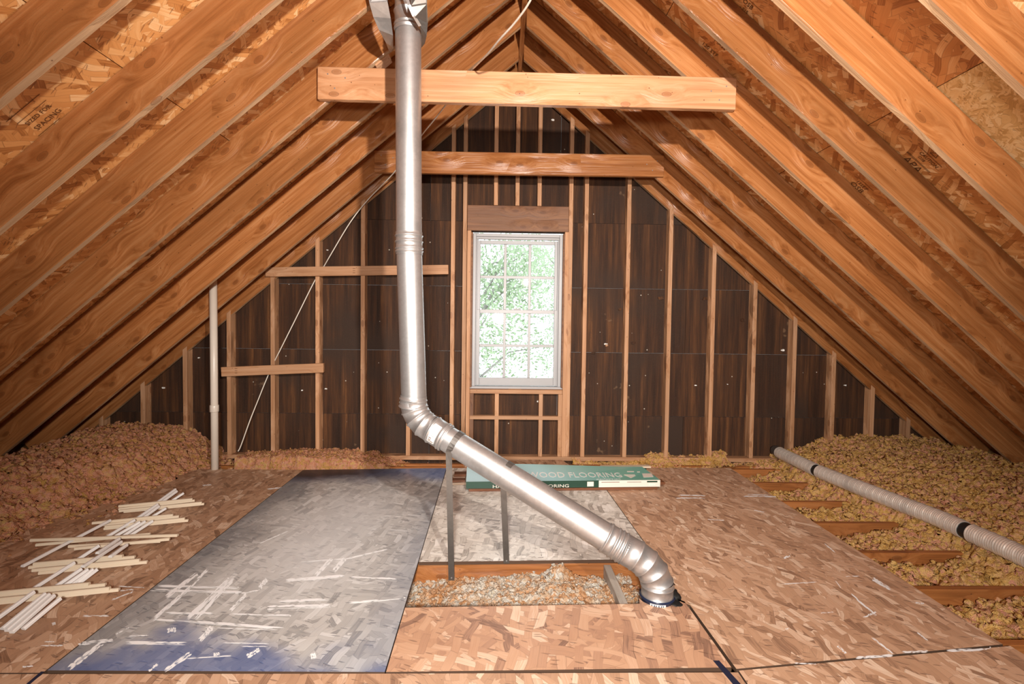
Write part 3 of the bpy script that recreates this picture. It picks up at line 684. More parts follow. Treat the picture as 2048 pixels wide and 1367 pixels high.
straight('lower_section', c2, e1a, R0)
straight('top_coupling', t1a-dv*.02, t1b+dv*.01, R0+.002, (.02, .085, .105))
straight('flue_top', T0-dv*.2, t1a, R0)
def seam_line(name, a, b, ang):
    d = (b-a).normalized(); N = Vector((1, 0, 0)); N = (N-d*N.dot(d)).normalized(); B = d.cross(N)
    o = N*math.cos(ang)+B*math.sin(ang); tube(name, [a+o*R0, b+o*R0], .0022, GALV, vp, 6)
seam_line('lock_seam', t1b, c1, math.radians(232)); seam_line('lock_seam', c2, e1a, math.radians(236))
# segmented (gored) elbows
def elbow(a, corner, b, n, names, r):
    A, C_, B = Vector(a), Vector(corner), Vector(b); pts = []
    for i in range(n+1):
        t = i/n; pts.append(A.lerp(C_, t).lerp(C_.lerp(B, t), t))
    # mitred rings
    tang = []
    for i in range(n+1):
        p0_ = pts[max(i-1, 0)]; p1_ = pts[min(i+1, n)]; tang.append((p1_-p0_).normalized())
    tang[0] = (C_-A).normalized(); tang[-1] = (B-C_).normalized()
    N = tang[0].cross((B-C_)).normalized(); K = 40
    for i in range(n):
        V, F = [], []; sd = (pts[i+1]-pts[i]).normalized(); rr_ = []
        Bs = sd.cross(N).normalized()
        for end, (pp, tt) in enumerate(((pts[i], tang[i]), (pts[i+1], tang[i+1]))):
            ring = []
            for k in range(K):
                an = 2*math.pi*k/K; q = pp+(N*math.cos(an)+Bs*math.sin(an))*r
                s = (pp-q).dot(tt)/sd.dot(tt); ring.append(q+sd*s)
            rr_.append(ring)
        lev = [0, .04, .09, .91, .96, 1]; sw = [.004, .004, 0, 0, .004, .004]
        for t, s_ in zip(lev, sw):
            for k in range(K):
                c = pts[i].lerp(pts[i+1], t); q = rr_[0][k].lerp(rr_[1][k], t); V.append(q+(q-c).normalized()*s_)
        for j in range(len(lev)-1):
            for k in range(K): F.append((j*K+k, j*K+(k+1) % K, (j+1)*K+(k+1) % K, (j+1)*K+k))
        from_py('elbow_gore', V, F, GALV, vp, None, True)
e1start = AY(826, 795, PY)
straight('elbow_collar', e1a-dv*.02, e1start+dv*.02, R0+.003, (.02, .06))
elbow(e1start+dv*.015, E1+dv*.012, E1+ds*.115, 4, 0, R0+.003)
s0 = E1+ds*.11
straight('elbow_collar', s0, s0+ds*.10, R0+.0045, (.012, .075, .09))
s1 = E2-ds*.22
straight('slanted_section', s0+ds*.08, s1, R0+.0005)
straight('elbow_collar', s1-ds*.01, s1+ds*.10, R0+.004, (.012, .05, .07, .09))
base_top = Vector((BASE.x+.002, BASE.y, .075))
elbow(s1+ds*.09, E2+Vector((.012, 0, .012)), base_top, 4, 0, R0+.004)
straight('floor_collar', base_top+Vector((0, 0, .006)), Vector((BASE.x+.002, BASE.y, -.06)), R0+.006, (.02, .07))
straight('collar_band', Vector((BASE.x+.002, BASE.y, .018)), Vector((BASE.x+.002, BASE.y, -.05)), R0+.010, (.004,), NAVY)
def wrap_patch(name, a, d, r, s0_, s1_, an0, an1, ref, mat, parent, thick=.0012):
    """curved sticker on a tube of axis a+d*s"""
    N = (Vector(ref)-d*Vector(ref).dot(d)).normalized(); B = d.cross(N); V, F = [], []; n = 10
    for j in range(2):
        for i in range(n+1):
            an = an0+(an1-an0)*i/n
            for s in (s0_, s1_): V.append(a+d*s+(N*math.cos(an)+B*math.sin(an))*(r+thick*(1-j)))
    m = 2*(n+1)
    for i in range(n):
        F.append((2*i, 2*i+1, 2*i+3, 2*i+2)); F.append((m+2*i, m+2*i+2, m+2*i+3, m+2*i+1)); F.append((2*i, 2*i+2, m+2*i+2, m+2*i)); F.append((2*i+1, m+2*i+1, m+2*i+3, 2*i+3))
    F += [(0, m, m+1, 1), (2*n, 2*n+1, m+2*n+1, m+2*n)]
    return from_py(name, V, F, mat, parent)
# paper sticker on the upper elbow collar: faces the camera (-y)
lab = wrap_patch('sticker', s0, ds, R0+.0048, .022, .062, -.75, .75, (0, -1, 0), PAPER, vp)
for an in (.35, .5, .62): wrap_patch('sticker_print', s0, ds, R0+.0062, .026, .042 if an < .6 else .058, an-.03, an+.03, (0, -1, 0), INK, lab, .0004)
for an in (-.5, -.35, -.2, 0, .15): wrap_patch('sticker_print', s0, ds, R0+.0062, .03, .055, an-.012, an+.012, (0, -1, 0), DULLGALV, lab, .0004)
zc = Vector((BASE.x+.002, BASE.y, .0)); dz_ = Vector((0, 0, 1))
lab = wrap_patch('collar_label', zc, dz_, R0+.0105, -.012, .012, -.55, .35, (-.15, -1, 0), PAPER, vp)
for an in (-.45, -.3, -.2, -.05, .1, .2): wrap_patch('collar_label_print', zc, dz_, R0+.0118, -.007, .007, an-.03, an+.03, (-.15, -1, 0), NAVY, lab, .0004)
# foam around the floor hole
def foam_blob(c, s, seed):
    bm = bmesh.new(); bmesh.ops.create_icosphere(bm, subdivisions=3, radius=1); r = np.random.default_rng(seed)
    k = r.normal(size=(6, 3))*2.5; ph = r.uniform(0, 6, 6)
    for v in bm.verts:
        q = sum(math.sin(float(np.dot(k[i], v.co))*1.6+ph[i]) for i in range(6))/6; v.co *= 1+.45*q; v.co = Vector((v.co.x*s[0], v.co.y*s[1], v.co.z*s[2]))
    return from_bm('foam_sealant', bm, FOAM, vp, Matrix.Translation(c), True)
foam_blob((BASE.x+.085, BASE.y+.02, .005), (.032, .05, .022), 3); foam_blob((BASE.x+.07, BASE.y-.04, -.004), (.03, .03, .014), 4)

# ------------------------------------------------------------------ metal straps
def strip(name, pts, wdir, wd, mat, label=None, cat='strap', parent=None, th=.0015, group=None):
    """band along pts; wdir = list or single width direction"""
    pts = [Vector(p) for p in pts]; V, F = [], []; n = len(pts)
    for i, p in enumerate(pts):
        wv = Vector(wdir[i] if isinstance(wdir, list) else wdir).normalized(); wq = wd[i] if isinstance(wd, list) else wd
        tg = (pts[min(i+1, n-1)]-pts[max(i-1, 0)]).normalized(); nr = tg.cross(wv).normalized()
        for s in (-1, 1):
            for h in (-1, 1): V.append(p+wv*wq/2*s+nr*th/2*h)
    for i in range(n-1):
        a, b = 4*i, 4*i+4
        for x, y in ((0, 1), (1, 3), (3, 2), (2, 0)): F.append((a+x, a+y, b+y, b+x))
    F += [(0, 2, 3, 1), (4*n-4, 4*n-3, 4*n-1, 4*n-2)]
    o = from_py(name, V, F, mat, parent)
    for q in o.data.polygons: q.use_smooth = False
    if label: tag(o, label, cat, group)
    return o
def hanger(u_top, bottom, label, a0, a1):
    """strap that loops over the slanted pipe and runs down to a screw on the joist"""
    # point of the slanted axis whose projection has this u
    best = min((abs(project(E1+ds*s)[0]-u_top), s) for s in np.linspace(0, (E2-E1).length, 600))[1]
    c = E1+ds*best; upv = (Vector((0, 0, 1))-ds*ds.z).normalized(); fr = upv.cross(ds).normalized()
    if fr.y > 0: fr = -fr
    rr_ = R0+.0035; pts = []
    for k in range(13):
        an = math.radians(a0)+math.radians(a1-a0)*k/12          # angle round the pipe, 0 = top, positive = front
        pts.append(c+(upv*math.cos(an)+fr*math.sin(an))*rr_)
    last = pts[-1]; b = Vector(bottom)
    for k in range(1, 9): pts.append(last.lerp(b, k/8))
    wds = []
    for i in range(len(pts)):
        t = min(1, max(0, (i-9)/4)); wds.append(tuple(ds.lerp(Vector((1, 0, 0)), t)))
    o = strip('pipe_strap', pts, wds, .031, DULLGALV, label, 'strap', group='metal straps under the slanted pipe')
    nails(o, [b+Vector((0, -.003, .015))])
    for k in range(3):
        q = last.lerp(b, .9-.06*k)
    return o
def project(P):
    d = Vector(P)-CAM; z = d.dot(fw); return 1024+FPX*d.dot(rt)/z, 683.5-FPX*d.dot(up)/z
b1 = AY(903, 1160, 2.512); hanger(912, (b1.x, 2.512, b1.z), 'left metal strap hanging off the slanted pipe, screwed inside the floor opening', -50, 115)
b2 = FL(1013, 1122, .0); hanger(1010, (b2.x, 2.53, -.008), 'right shorter metal strap running down behind the slanted pipe to the opening edge', 32, -140)
# twisted sheet metal straps at the top of the pipe
def pts_px(L): return [AY(u, v, y) for u, v, y in L]
PTS = pts_px([(752, -40, 2.42), (757, 5, 2.44), (764, 35, 2.49), (772, 65, 2.56), (779, 90, 2.66), (780, 103, 2.80)])
strip('roof_strap', PTS, [(1, -.2, .1), (1, .0, .12), (1, .1, .0), (1, .5, -.1), (.7, .9, -.1), (.4, 1, .0)], [.11, .088, .085, .072, .05, .02], GALV, 'twisted sheet metal strap hanging left of the pipe top', 'strap', group='sheet metal straps at the roof')
q = []
for k in range(15):
    t = k/14; an = math.radians(100-190*t)
    q.append(Vector((T1.x+.012, PY, 0))+Vector((math.sin(an)*-.092, -math.cos(an)*.085, 0))*-1+Vector((0, 0, 2.93+.28*abs(t-.55)-.10*t)))
PT2 = pts_px([(838, -90, 2.40), (837, -30, 2.39), (838, 10, 2.40), (843, 40, 2.44), (847, 62, 2.51), (846, 78, 2.58), (840, 90, 2.63)])
strip('roof_strap', PT2, [(1, -.1, .25), (1, -.1, .3), (.9, .2, .3), (.6, .7, .1), (.25, 1, 0), (.1, 1, 0), (0, 1, 0)], [.09, .085, .08, .08, .08, .075, .06], DULLGALV, 'curled sheet metal strap wrapped round the right of the pipe top', 'strap', group='sheet metal straps at the roof')
PT3 = pts_px([(810, -20, 2.38), (818, 10, 2.385), (828, 32, 2.41), (840, 52, 2.45)])
strip('roof_strap', PT3, [(1, 0, .4)]*4, .014, GALV, 'thin pale metal strip crossing the front of the pipe top', 'strap', group='sheet metal straps at the roof')

# ------------------------------------------------------------------ white PVC pipe
pb = FL(430, 940, -.01); pv = empty('pvc_pipe', pb); tag(pv, 'thin white plastic pipe standing at the left edge of the flooring', 'pipe')
tp = AY(424, 540, pb.y); tube('pipe_shaft', [(pb.x, pb.y, -.12), (pb.x-.004, pb.y, tp.z)], .029, PVC, pv, 20)
for z in (AY(428, 815, pb.y).z, ): tube('coupling', [(pb.x-.002, pb.y, z-.035), (pb.x-.002, pb.y, z-.03), (pb.x-.002, pb.y, z+.02), (pb.x-.002, pb.y, z+.025)], [.032, .0345, .0345, .032], PVC, pv, 20)

# ------------------------------------------------------------------ electrical cable from the ridge down to the left
CP = [(1085, -60, 1.9), (1060, 2, 2.05), (1030, 45, 2.2), (1000, 78, 2.35), (975, 108, 2.55), (935, 150, 3.0), (895, 205, 3.35), (868, 240, 3.6), (845, 268, 3.8), (814, 312, 4.0), (792, 340, 4.12), (776, 358, 4.27), (735, 400, 4.44), (700, 445, 4.46), (662, 508, 4.50), (648, 532, 4.56), (630, 560, 4.56), (590, 640, 4.525), (560, 700, 4.515), (546, 728, 4.55), (530, 765, 4.54), (518, 795, 4.50), (500, 840, 4.40), (482, 890, 4.38), (476, 902, 4.37)]
def catmull(P, n=6):
    P = [Vector(p) for p in P]; out = []
    for i in range(len(P)-1):
        a, b, c, d = P[max(i-1, 0)], P[i], P[i+1], P[min(i+2, len(P)-1)]
        for k in range(n):
            t = k/n; out.append(.5*((2*b)+(c-a)*t+(2*a-5*b+4*c-d)*t*t+(3*b-a-3*c+d)*t**3))
    return out+[P[-1]]
cp = catmull(pts_px(CP)); o = tube('electrical_cable', cp, .0047, CABLE, None, 8); tag(o, 'thin white cable sagging from the ridge down to the left insulation', 'cable')

# ------------------------------------------------------------------ flexible duct
DP = [(1546, 897, .07), (1566, 908, .075), (1600, 924, .08), (1640, 943, .08), (1720, 975, .085), (1800, 1006, .085), (1880, 1037, .085), (1940, 1064, .085), (2000, 1090, .085), (2060, 1118, .08), (2200, 1185, .08), (2500, 1300, .06)]
duct = empty('flexible_duct', FL(1800, 1006, .085)); tag(duct, 'ribbed silver flexible duct with black bands lying on the right insulation', 'duct')
dpts = catmull([FL(u, v, z+.02) for u, v, z in DP], 24)
cum = [0]
for a, b in zip(dpts, dpts[1:]): cum.append(cum[-1]+(b-a).length)
def dat(s):
    for i in range(len(cum)-1):
        if cum[i+1] >= s: return dpts[i].lerp(dpts[i+1], (s-cum[i])/max(1e-9, cum[i+1]-cum[i]))
    return dpts[-1]
def s_of_u(u):
    return min((abs(project(dat(s))[0]-u), s) for s in np.linspace(0, cum[-1]*.98, 500))[1]
bands = [s_of_u(1549), s_of_u(1635), s_of_u(1936)]
RR = .049
def ribs(s0_, s1_, r, pitch=.0125):
    pts, rad = [], []; n = int((s1_-s0_)/pitch); pitch = (s1_-s0_)/n
    for i in range(n):
        big = .0016 if i % 4 == 0 else 0
        for f, dr in ((0, 0), (.35, .0028+big), (.65, .0028+big), (.9, 0)): pts.append(dat(s0_+(i+f)*pitch)); rad.append(r+dr)
    pts.append(dat(s1_)); rad.append(r); return pts, rad
def ductpart(name, s0_, s1_, r, mat, rib=True):
    if rib: pts, rad = ribs(s0_, s1_, r)
    else: pts = [dat(s0_+(s1_-s0_)*k/8) for k in range(9)]; rad = [r]*9
    return tube(name, pts, rad, mat, duct, 24)
bw = .045
ductpart('thin_end', 0, bands[0]-bw/2, .024, DULLGALV, False); ductpart('black_band', bands[0]-bw, bands[0]+bw*.4, .028, BLACK, False)
ductpart('end_cuff', bands[0]+bw*.35, bands[0]+.13, .045, DULLGALV, False)
ductpart('duct_run', bands[0]+.12, bands[1]-bw/2, RR, FOIL); ductpart('black_band', bands[1]-bw, bands[1]+bw, RR-.003, BLACK, False)
ductpart('duct_run', bands[1]+bw/2, bands[2]-bw/2, RR, FOIL); ductpart('black_band', bands[2]-bw, bands[2]+bw, RR-.003, BLACK, False)
ductpart('duct_run', bands[2]+bw/2, cum[-1]*.99, RR, FOIL)

# ------------------------------------------------------------------ box of flooring
def boxmats():
    t = NT('teal_printed_card'); P = t.obj(0); sp = t.n('ShaderNodeSeparateXYZ'); t.l(t.raw, sp.inputs[0])
    n = t.noise(P, 25, 3, .6)
    # teal print with a darker diagonal facet; window reflection painted pale blue at left
    k = t.math('ADD', sp.outputs[0], t.math('MULTIPLY', sp.outputs[1], .6)); col = t.ramp(t.smooth(k, -.75, .55), [(0, (.50, .78, .86)), (.5, (.34, .64, .66)), (1, (.17, .46, .37))])
    d = t.math('ADD', sp.outputs[1], t.math('MULTIPLY', sp.outputs[0], -.30)); col = t.mix(t.math('MULTIPLY', t.smooth(d, -.06, -.05), .16), col, (.55, .68, .66))
    d2 = t.math('SUBTRACT', t.math('MULTIPLY', sp.outputs[0], .45), sp.outputs[1]); col = t.mix(t.math('MULTIPLY', t.smooth(d2, .30, .31), .4), col, (.09, .33, .25))
    col = t.mix(t.math('MULTIPLY', n, .12), col, (.6, .6, .58)); return t.fin(col, .35)
TEAL = boxmats(); DGREEN = plain('dark_green_card', (.012, .05, .03), .4); CREAMC = plain('cream_card', (.78, .70, .62), .5)
fl0, fr0 = FL(932, 978, .02), FL(1320, 974, .02)
ex = (fr0-fl0); ex.z = 0; BL = ex.length; ex.normalize(); ey = Vector((-ex.y, ex.x, 0)); BH = .052; BDp = .31; Z0 = .026
bc = fl0+ex*BL/2+ey*BDp/2; bc.z = Z0
box = empty('flooring_box', bc); tag(box, 'long flat teal carton of hardwood flooring with white lettering', 'carton')
bmw = axes(bc, ex, (0, 0, 1))
# lid: grid, bulging at the back left
nx, ny = 24, 8; V = []
def lidz(a, b): return BH+.050*max(0, b)**1.3*max(0, min(1, 1.02-.62*a))*(.6+.4*math.sin(math.pi*min(1, a*.9+.25)))
for j in range(ny+1):
    for i in range(nx+1):
        a, b = i/nx, j/ny; V.append(((a-.5)*BL-(.0 if a < 1 else .035*b), (b-.5)*BDp, lidz(a, b)))
F = [(j*(nx+1)+i, j*(nx+1)+i+1, (j+1)*(nx+1)+i+1, (j+1)*(nx+1)+i) for j in range(ny) for i in range(nx)]
m = len(V); V += [(x, y, z-.003) for x, y, z in V]; F += [tuple(m+k for k in f[::-1]) for f in F]
from_py('lid', V, F, TEAL, box, bmw, True)
def lbox(name, x0, x1, y0, y1, z0, z1, mat, parent=box, bev=.001):
    c = Vector(((x0+x1)/2, (y0+y1)/2, (z0+z1)/2)); bm = bmesh.new(); bmesh.ops.create_cube(bm, size=1)
    for v in bm.verts: v.co = Vector((v.co.x*(x1-x0), v.co.y*(y1-y0), v.co.z*(z1-z0)))
    return from_bm(name, bm, mat, parent, bmw @ Matrix.Translation(c))
H = BL/2; D2 = BDp/2
xs_ = -H+BL*(1195-932)/(1320-932)
fs = lbox('front_side', -H, xs_, -D2-.002, -D2+.001, 0, BH, DGREEN); cs = lbox('front_label_side', xs_, H, -D2-.002, -D2+.001, 0, BH, CREAMC)
lbox('left_side', -H, -H+.003, -D2, D2, 0, BH, DGREEN); lbox('back_side', -H, H, D2-.003, D2, 0, BH, DGREEN)
def lid_text(s, size, u_c, v_c, sy=1.0, name='lettering', sx=1.0):
    p = FL(u_c, v_c, Z0+BH+.004); l = bmw.inverted() @ p
    a = (l.x+H)/BL; me = text_mesh(s, size)
    for v in me.vertices:
        x, y = v.co.x*sx+l.x, v.co.y*sy+l.y; v.co = Vector((x, y, lidz((x+H)/BL, min(1, max(0, (y+D2)/BDp)))+.0016+v.co.z))
    for m_ in islands(me): link('letter', m_, WPAINT, box, bmw)
lid_text('HARDWOOD FLOORING', .105, 1120, 951, 1.35, sx=.82)
lid_text('shawfloors.com', .03, 1217, 957, 1.2, sx=1.0)
def lid_patch(name, px, mat):
    V = []
    for (u, v) in px:
        l = bmw.inverted() @ FL(u, v, Z0+BH+.003); V.append((l.x, l.y, lidz((l.x+H)/BL, min(1, max(0, (l.y+D2)/BDp)))+.0018))
    V += [(x, y, z-.001) for x, y, z in V]; n = len(px)
    from_py(name, V, [tuple(range(n)), tuple(range(2*n-1, n-1, -1))]+[(k, k+n, (k+1) % n+n, (k+1) % n) for k in range(n)], mat, box, bmw)
lid_patch('small_print', [(1254, 943), (1268, 943), (1268, 944.5), (1254, 944.5)], CREAMC); lid_patch('small_print', [(1274, 943.5), (1280, 943.5), (1280, 945), (1274, 945)], CREAMC); lid_patch('small_print', [(1248, 949), (1270, 949), (1270, 950.3), (1248, 950.3)], CREAMC)
lid_patch('printed_panel', [(1284, 947), (1303, 947), (1307, 953), (1287, 954)], CREAMC)
lid_patch('diamond_logo', [(1251, 951), (1272, 951), (1262, 955)], CREAMC)
fmw = axes(bc, ex, -ey)   # local y up on the front face
def front_text(s, size, u, v, sx=1.0, mat=WPAINT, parent=fs):
    y = -D2-.0025; 
    # intersect the pixel ray with the front plane
    pl = bmw @ Vector((0, y, 0)); n = -ey; d = ray(u, v); t = (pl-CAM).dot(n)/d.dot(n); p = CAM+d*t
    mw = axes(p, ex, -ey) @ Matrix.Scale(sx, 4, (1, 0, 0)); return text('front_lettering', s, size, mw, mat, parent)
front_text('HARDWOOD FLOORING', .034, 1062, 972, 1.5, CREAMC); front_text('Shaw', .018, 1304, 968, 1.4, PAPER, cs)
lb = bmw.inverted() @ FL(1304, 966, Z0+BH); lbox('dark_print', H*.86, H*.97, -D2-.0024, -D2-.002, .034, .046, DGREEN, cs)
lbox('printed_panel', xs_-.09, xs_-.04, -D2-.0035, -D2-.002, .008, .044, CREAMC, fs); lbox('fine_print', xs_+.02, xs_+.16, -D2-.0024, -D2-.002, .036, .040, INK, cs); lbox('fine_print', xs_+.22, xs_+.33, -D2-.0024, -D2-.002, .036, .039, INK, cs)
# planks inside (ends stick out on the right) and loose boards under / to the left of the carton
def plank(name, x0, x1, y, z, wd, th, mat, label, cat='plank', rot=0):
    c = bmw @ Vector(((x0+x1)/2, y, z-Z0)); d = Matrix.Rotation(rot, 3, 'Z') @ ex
    o = board(name, c-d*(x1-x0)/2, c+d*(x1-x0)/2, wd, th, (0, 0, 1), mat, None, .0015); tag(o, label, cat, 'flooring planks around the teal carton'); return o
plank('flooring_plank', -H+.06, H+.05, -.09, Z0+.016, .083, .018, DARKPLANK, 'dark plank end poking out of the right end of the carton, front one')
plank('flooring_plank', -H+.10, H+.035, .0, Z0+.016, .083, .018, PLANKW, 'pale plank end poking out of the right end of the carton, middle one')
plank('flooring_plank', -H+.02, H-.02, -D2+.045, Z0-.014, .09, .020, DARKPLANK, 'dark brown plank lying under the front edge of the carton')
plank('flooring_plank', -H-.12, H-.3, .04, Z0-.014, .083, .020, PLANKW, 'pale plank lying under the middle of the carton')
plank('flooring_plank', -H-.06, -H+.9, D2-.02, Z0-.014, .083, .020, PLANKW, 'pale plank lying under the back edge of the carton')
plank('flooring_plank', -H-.14, -H-.01, .03, Z0+.008, .083, .018, DARKPLANK, 'dark short plank end left of the carton, lowest of the little stack')
plank('flooring_plank', -H-.11, -H-.01, .10, Z0+.010, .083, .018, PLANKW, 'pale short plank end left of the carton, behind the dark one')
plank('flooring_plank', -H-.10, -H-.005, .105, Z0+.030, .083, .018, DARKPLANK, 'reddish short plank end on top of the stack left of the carton')
p0, p1 = FL(1202, 933, .012), FL(1300, 932, .012)
o = board('white_lath', p0, p1, .06, .014, (0, 0, 1), PRIMED); tag(o, 'pale bare lath lying behind the right end of the carton', 'board')

# ------------------------------------------------------------------ white trim strips on the left
def strip_mesh(L, wd=.019, th=.013):
    prof = [(-wd/2, 0), (wd/2, 0), (wd/2, th*.35), (wd*.36, th*.8), (wd*.12, th), (-wd*.28, th), (-wd/2, th*.75)]
    V = [(-L/2, y, z) for y, z in prof]+[(L/2, y, z) for y, z in prof]; n = len(prof)
    F = [tuple(range(n)), tuple(range(2*n-1, n-1, -1))]+[(k, k+n, (k+1) % n+n, (k+1) % n) for k in range(n)]
    me = bpy.data.meshes.new('painted_wood_strip'); me.from_pydata(V, [], F); me.update(); return me
def moulding(x0, y0, x1, y1, za, zb, mat, label):
    k = 4.271; a = FL(x0/k, 960+y0/k, za+.012); b = FL(x1/k, 960+y1/k, zb+.012); a.z = za; b.z = zb
    me = strip_mesh((b-a).length); mw = axes((a+b)/2, b-a, (0, 0, 1)); o = link('painted_wood_strip', me, mat, None, mw)
    bm = bmesh.new(); bm.from_mesh(me); bmesh.ops.recalc_face_normals(bm, faces=bm.faces); bm.to_mesh(me); bm.free()
    tag(o, label, 'wood strip', 'white trim strips laid criss-cross on the left flooring'); return o
ORD = ['rearmost', 'second from the back', 'third from the back', 'front', 'fifth']
BUN = ['nearest', 'second nearest', 'middle', 'fourth', 'farthest']
CROSS = [[(-140, 960, 765, 870, 1), (-150, 990, 905, 876, 0), (-160, 1018, 940, 908, 1), (-120, 1042, 1020, 918, 0)],
         [(290, 702, 1050, 634, 1), (250, 730, 1155, 642, 0), (280, 755, 1195, 668, 1), (335, 778, 1260, 684, 0)],
         [(310, 540, 1285, 448, 0), (590, 552, 1375, 508, 0), (640, 572, 1450, 490, 1), (265, 500, 1520, 458, 2)],
         [(790, 355, 1480, 286, 1), (850, 375, 1530, 298, 0), (900, 388, 1580, 317, 1), (890, 402, 1610, 332, 0)],
         [(1015, 212, 1645, 152, 1), (1015, 236, 1665, 163, 0), (1020, 252, 1725, 182, 1), (1060, 258, 1745, 192, 0)]]
for bi, bl in enumerate(CROSS):
    for si, (x0, y0, x1, y1, lv) in enumerate(bl):
        z = .004+.0135*lv+.012
        moulding(x0, y0, x1, y1, z, z, PRIMED, f'cream trim strip, {ORD[si]} of the {BUN[bi]} crosswise bundle' if not (bi == 2 and si == 3) else 'longest cream trim strip lying on top of the middle crosswise bundle')
LENG = [[(-130, 1240, 290, 938)], [(20, 1252, 385, 955), (58, 1268, 420, 960), (100, 1282, 460, 968), (200, 1252, 515, 992)],
        [(295, 905, 635, 690)], [(480, 890, 700, 740), (540, 892, 755, 745), (605, 885, 800, 745), (680, 862, 838, 742)],
        [(190, 722, 940, 332)], [(640, 680, 848, 545)], [(705, 726, 1032, 515), (830, 610, 1015, 488), (940, 640, 1080, 540)],
        [(915, 470, 1150, 328), (985, 466, 1195, 345), (1055, 462, 1240, 340), (1110, 460, 1305, 336)],
        [(1150, 328, 1345, 196), (1195, 330, 1358, 212), (1310, 296, 1425, 226)], [(1335, 185, 1498, 68), (1358, 192, 1510, 84), (1475, 162, 1575, 98)]]
GN = ['at the near left corner', 'in the near corner group', 'just beyond the nearest bundle', 'between the two nearest bundles', 'lying apart, far left of the others', 'behind the second bundle', 'on top of the second bundle', 'between middle and fourth bundles', 'between fourth and farthest bundles', 'at the far end of the pile']
for gi, gl in enumerate(LENG):
    for si, (x0, y0, x1, y1) in enumerate(gl):
        lab = 'white lengthwise trim strip '+GN[gi]+(', '+['first', 'second', 'third', 'fourth'][si]+' from left' if len(gl) > 1 else '')
        za, zb = (.002, .05) if gi in (0, 1) else (.004, .044)
        if gi == 6: za, zb = .044, .05
        moulding(x0, y0, x1, y1, za, zb, WPAINT, lab)

# ------------------------------------------------------------------ loose fill insulation
def hash2(ix, iy, s): 
    h = (ix*374761393+iy*668265263+s*974634877) & 0xffffffff; h = ((h ^ (h >> 13))*1274126177) & 0xffffffff; h ^= h >> 16; return (h & 0xffffff)/float(0x1000000)
def worley(x, y, sc, seed):
    x, y = x*sc, y*sc; ix, iy = np.floor(x).astype(np.int64), np.floor(y).astype(np.int64); best = np.full(x.shape, 9.0)
    for dx in (-1, 0, 1):
        for dy in (-1, 0, 1):
            jx, jy = ix+dx, iy+dy; px = jx+hash2(jx, jy, seed); py = jy+hash2(jx, jy, seed+7); best = np.minimum(best, (x-px)**2+(y-py)**2)
    return np.sqrt(best)
def vnoise(x, y, sc, seed):
    x, y = x*sc, y*sc; ix, iy = np.floor(x).astype(np.int64), np.floor(y).astype(np.int64); fx, fy = x-ix, y-iy; fx = fx*fx*(3-2*fx); fy = fy*fy*(3-2*fy)
    a, b, c, d = hash2(ix, iy, seed), hash2(ix+1, iy, seed), hash2(ix, iy+1, seed), hash2(ix+1, iy+1, seed)
    return (a*(1-fx)+b*fx)*(1-fy)+(c*(1-fx)+d*fx)*fy-.5
def fluff(x, y, seed, k=1.0):
    return k*(.060*(vnoise(x, y, 3, seed))+.040*(.55-worley(x, y, 9, seed+1))+.034*(.5-worley(x, y, 22, seed+2))+.028*(.5-worley(x, y, 48, seed+3))+.014*vnoise(x, y, 110, seed+4))
def insulation(name, x0, x1, y0, y1, st, hf, mat, label, seed, k=1.0, keep=None, tufts=0, parent=None):
    nx, ny = int((x1-x0)/st), int((y1-y0)/st); gx, gy = np.meshgrid(np.linspace(x0, x1, nx), np.linspace(y0, y1, ny))
    base = hf(gx, gy); z = base+fluff(gx, gy, seed, k)
    X = gx+k*.035*vnoise(gx, gy, 33, seed+11)+k*.02*vnoise(gx, gy, 75, seed+15); Y = gy+k*.035*vnoise(gx, gy, 33, seed+12)+k*.02*vnoise(gx, gy, 75, seed+16)
    V = np.stack([X, Y, z], -1).reshape(-1, 3)
    idx = np.arange(nx*ny).reshape(ny, nx); Q = np.stack([idx[:-1, :-1], idx[:-1, 1:], idx[1:, 1:], idx[1:, :-1]], -1).reshape(-1, 4)
    if keep is not None:
        kp = keep(gx, gy, z).reshape(-1); Q = Q[kp[Q].any(1)]
    # loose clumps resting on the surface
    bm = bmesh.new(); bmesh.ops.create_icosphere(bm, subdivisions=2, radius=1); bv = np.array([v.co[:] for v in bm.verts]); bf = np.array([[v.index for v in f.verts] for f in bm.faces]); bm.free()
    TV, TF = [], []; off = len(V); r = np.random.default_rng(seed); cnt = 0
    zf = z.reshape(-1); used = np.unique(Q)
    for _ in range(tufts):
        i = int(r.choice(used)); s = r.uniform(.006, .015)*k; a = r.normal(size=(5, 3))*3; ph = r.uniform(0, 6, 5)
        q = 1+.42*np.sin(bv@a.T+ph).mean(1)*2; p = bv*q[:, None]*s*np.array([1, 1, .8])+V[i]+np.array([0, 0, s*.35])
        TV.append(p); TF.append(bf+off+cnt*len(bv)); cnt += 1
    me = bpy.data.meshes.new(name); allV = np.concatenate([V]+TV) if TV else V
    faces = Q.tolist()+(np.concatenate(TF).tolist() if TF else [])
    me.from_pydata(allV.tolist(), [], faces); me.update()
    for p in me.polygons: p.use_smooth = True
    o = link(name, me, mat, parent); tag(o, label, 'insulation', kind='stuff'); o.data.validate(); return o
def sstep(v, a, b): t = np.clip((v-a)/(b-a), 0, 1); return t*t*(3-2*t)
def roofcap(x): return ZR-MS*np.abs(x)
def left_h(x, y):
    edge = -2.58-.30*sstep(-y, -4.1, -2.6)+.10*vnoise(x, y, 2.5, 70)+.05*vnoise(x, y, 7, 71)-.05*sstep(-y, -3, -1.5)   # border on the flooring
    h = -.06+.30*sstep(edge-x, -.02, .55)+.05*sstep(edge-x, .5, 1.2)+.06*np.exp(-((x+3.35)**2/.08+(y-4.3)**2/.12))
    h = h-.14*sstep(-x, 3.45, 4.0)
    return np.minimum(h, roofcap(x)+.0)
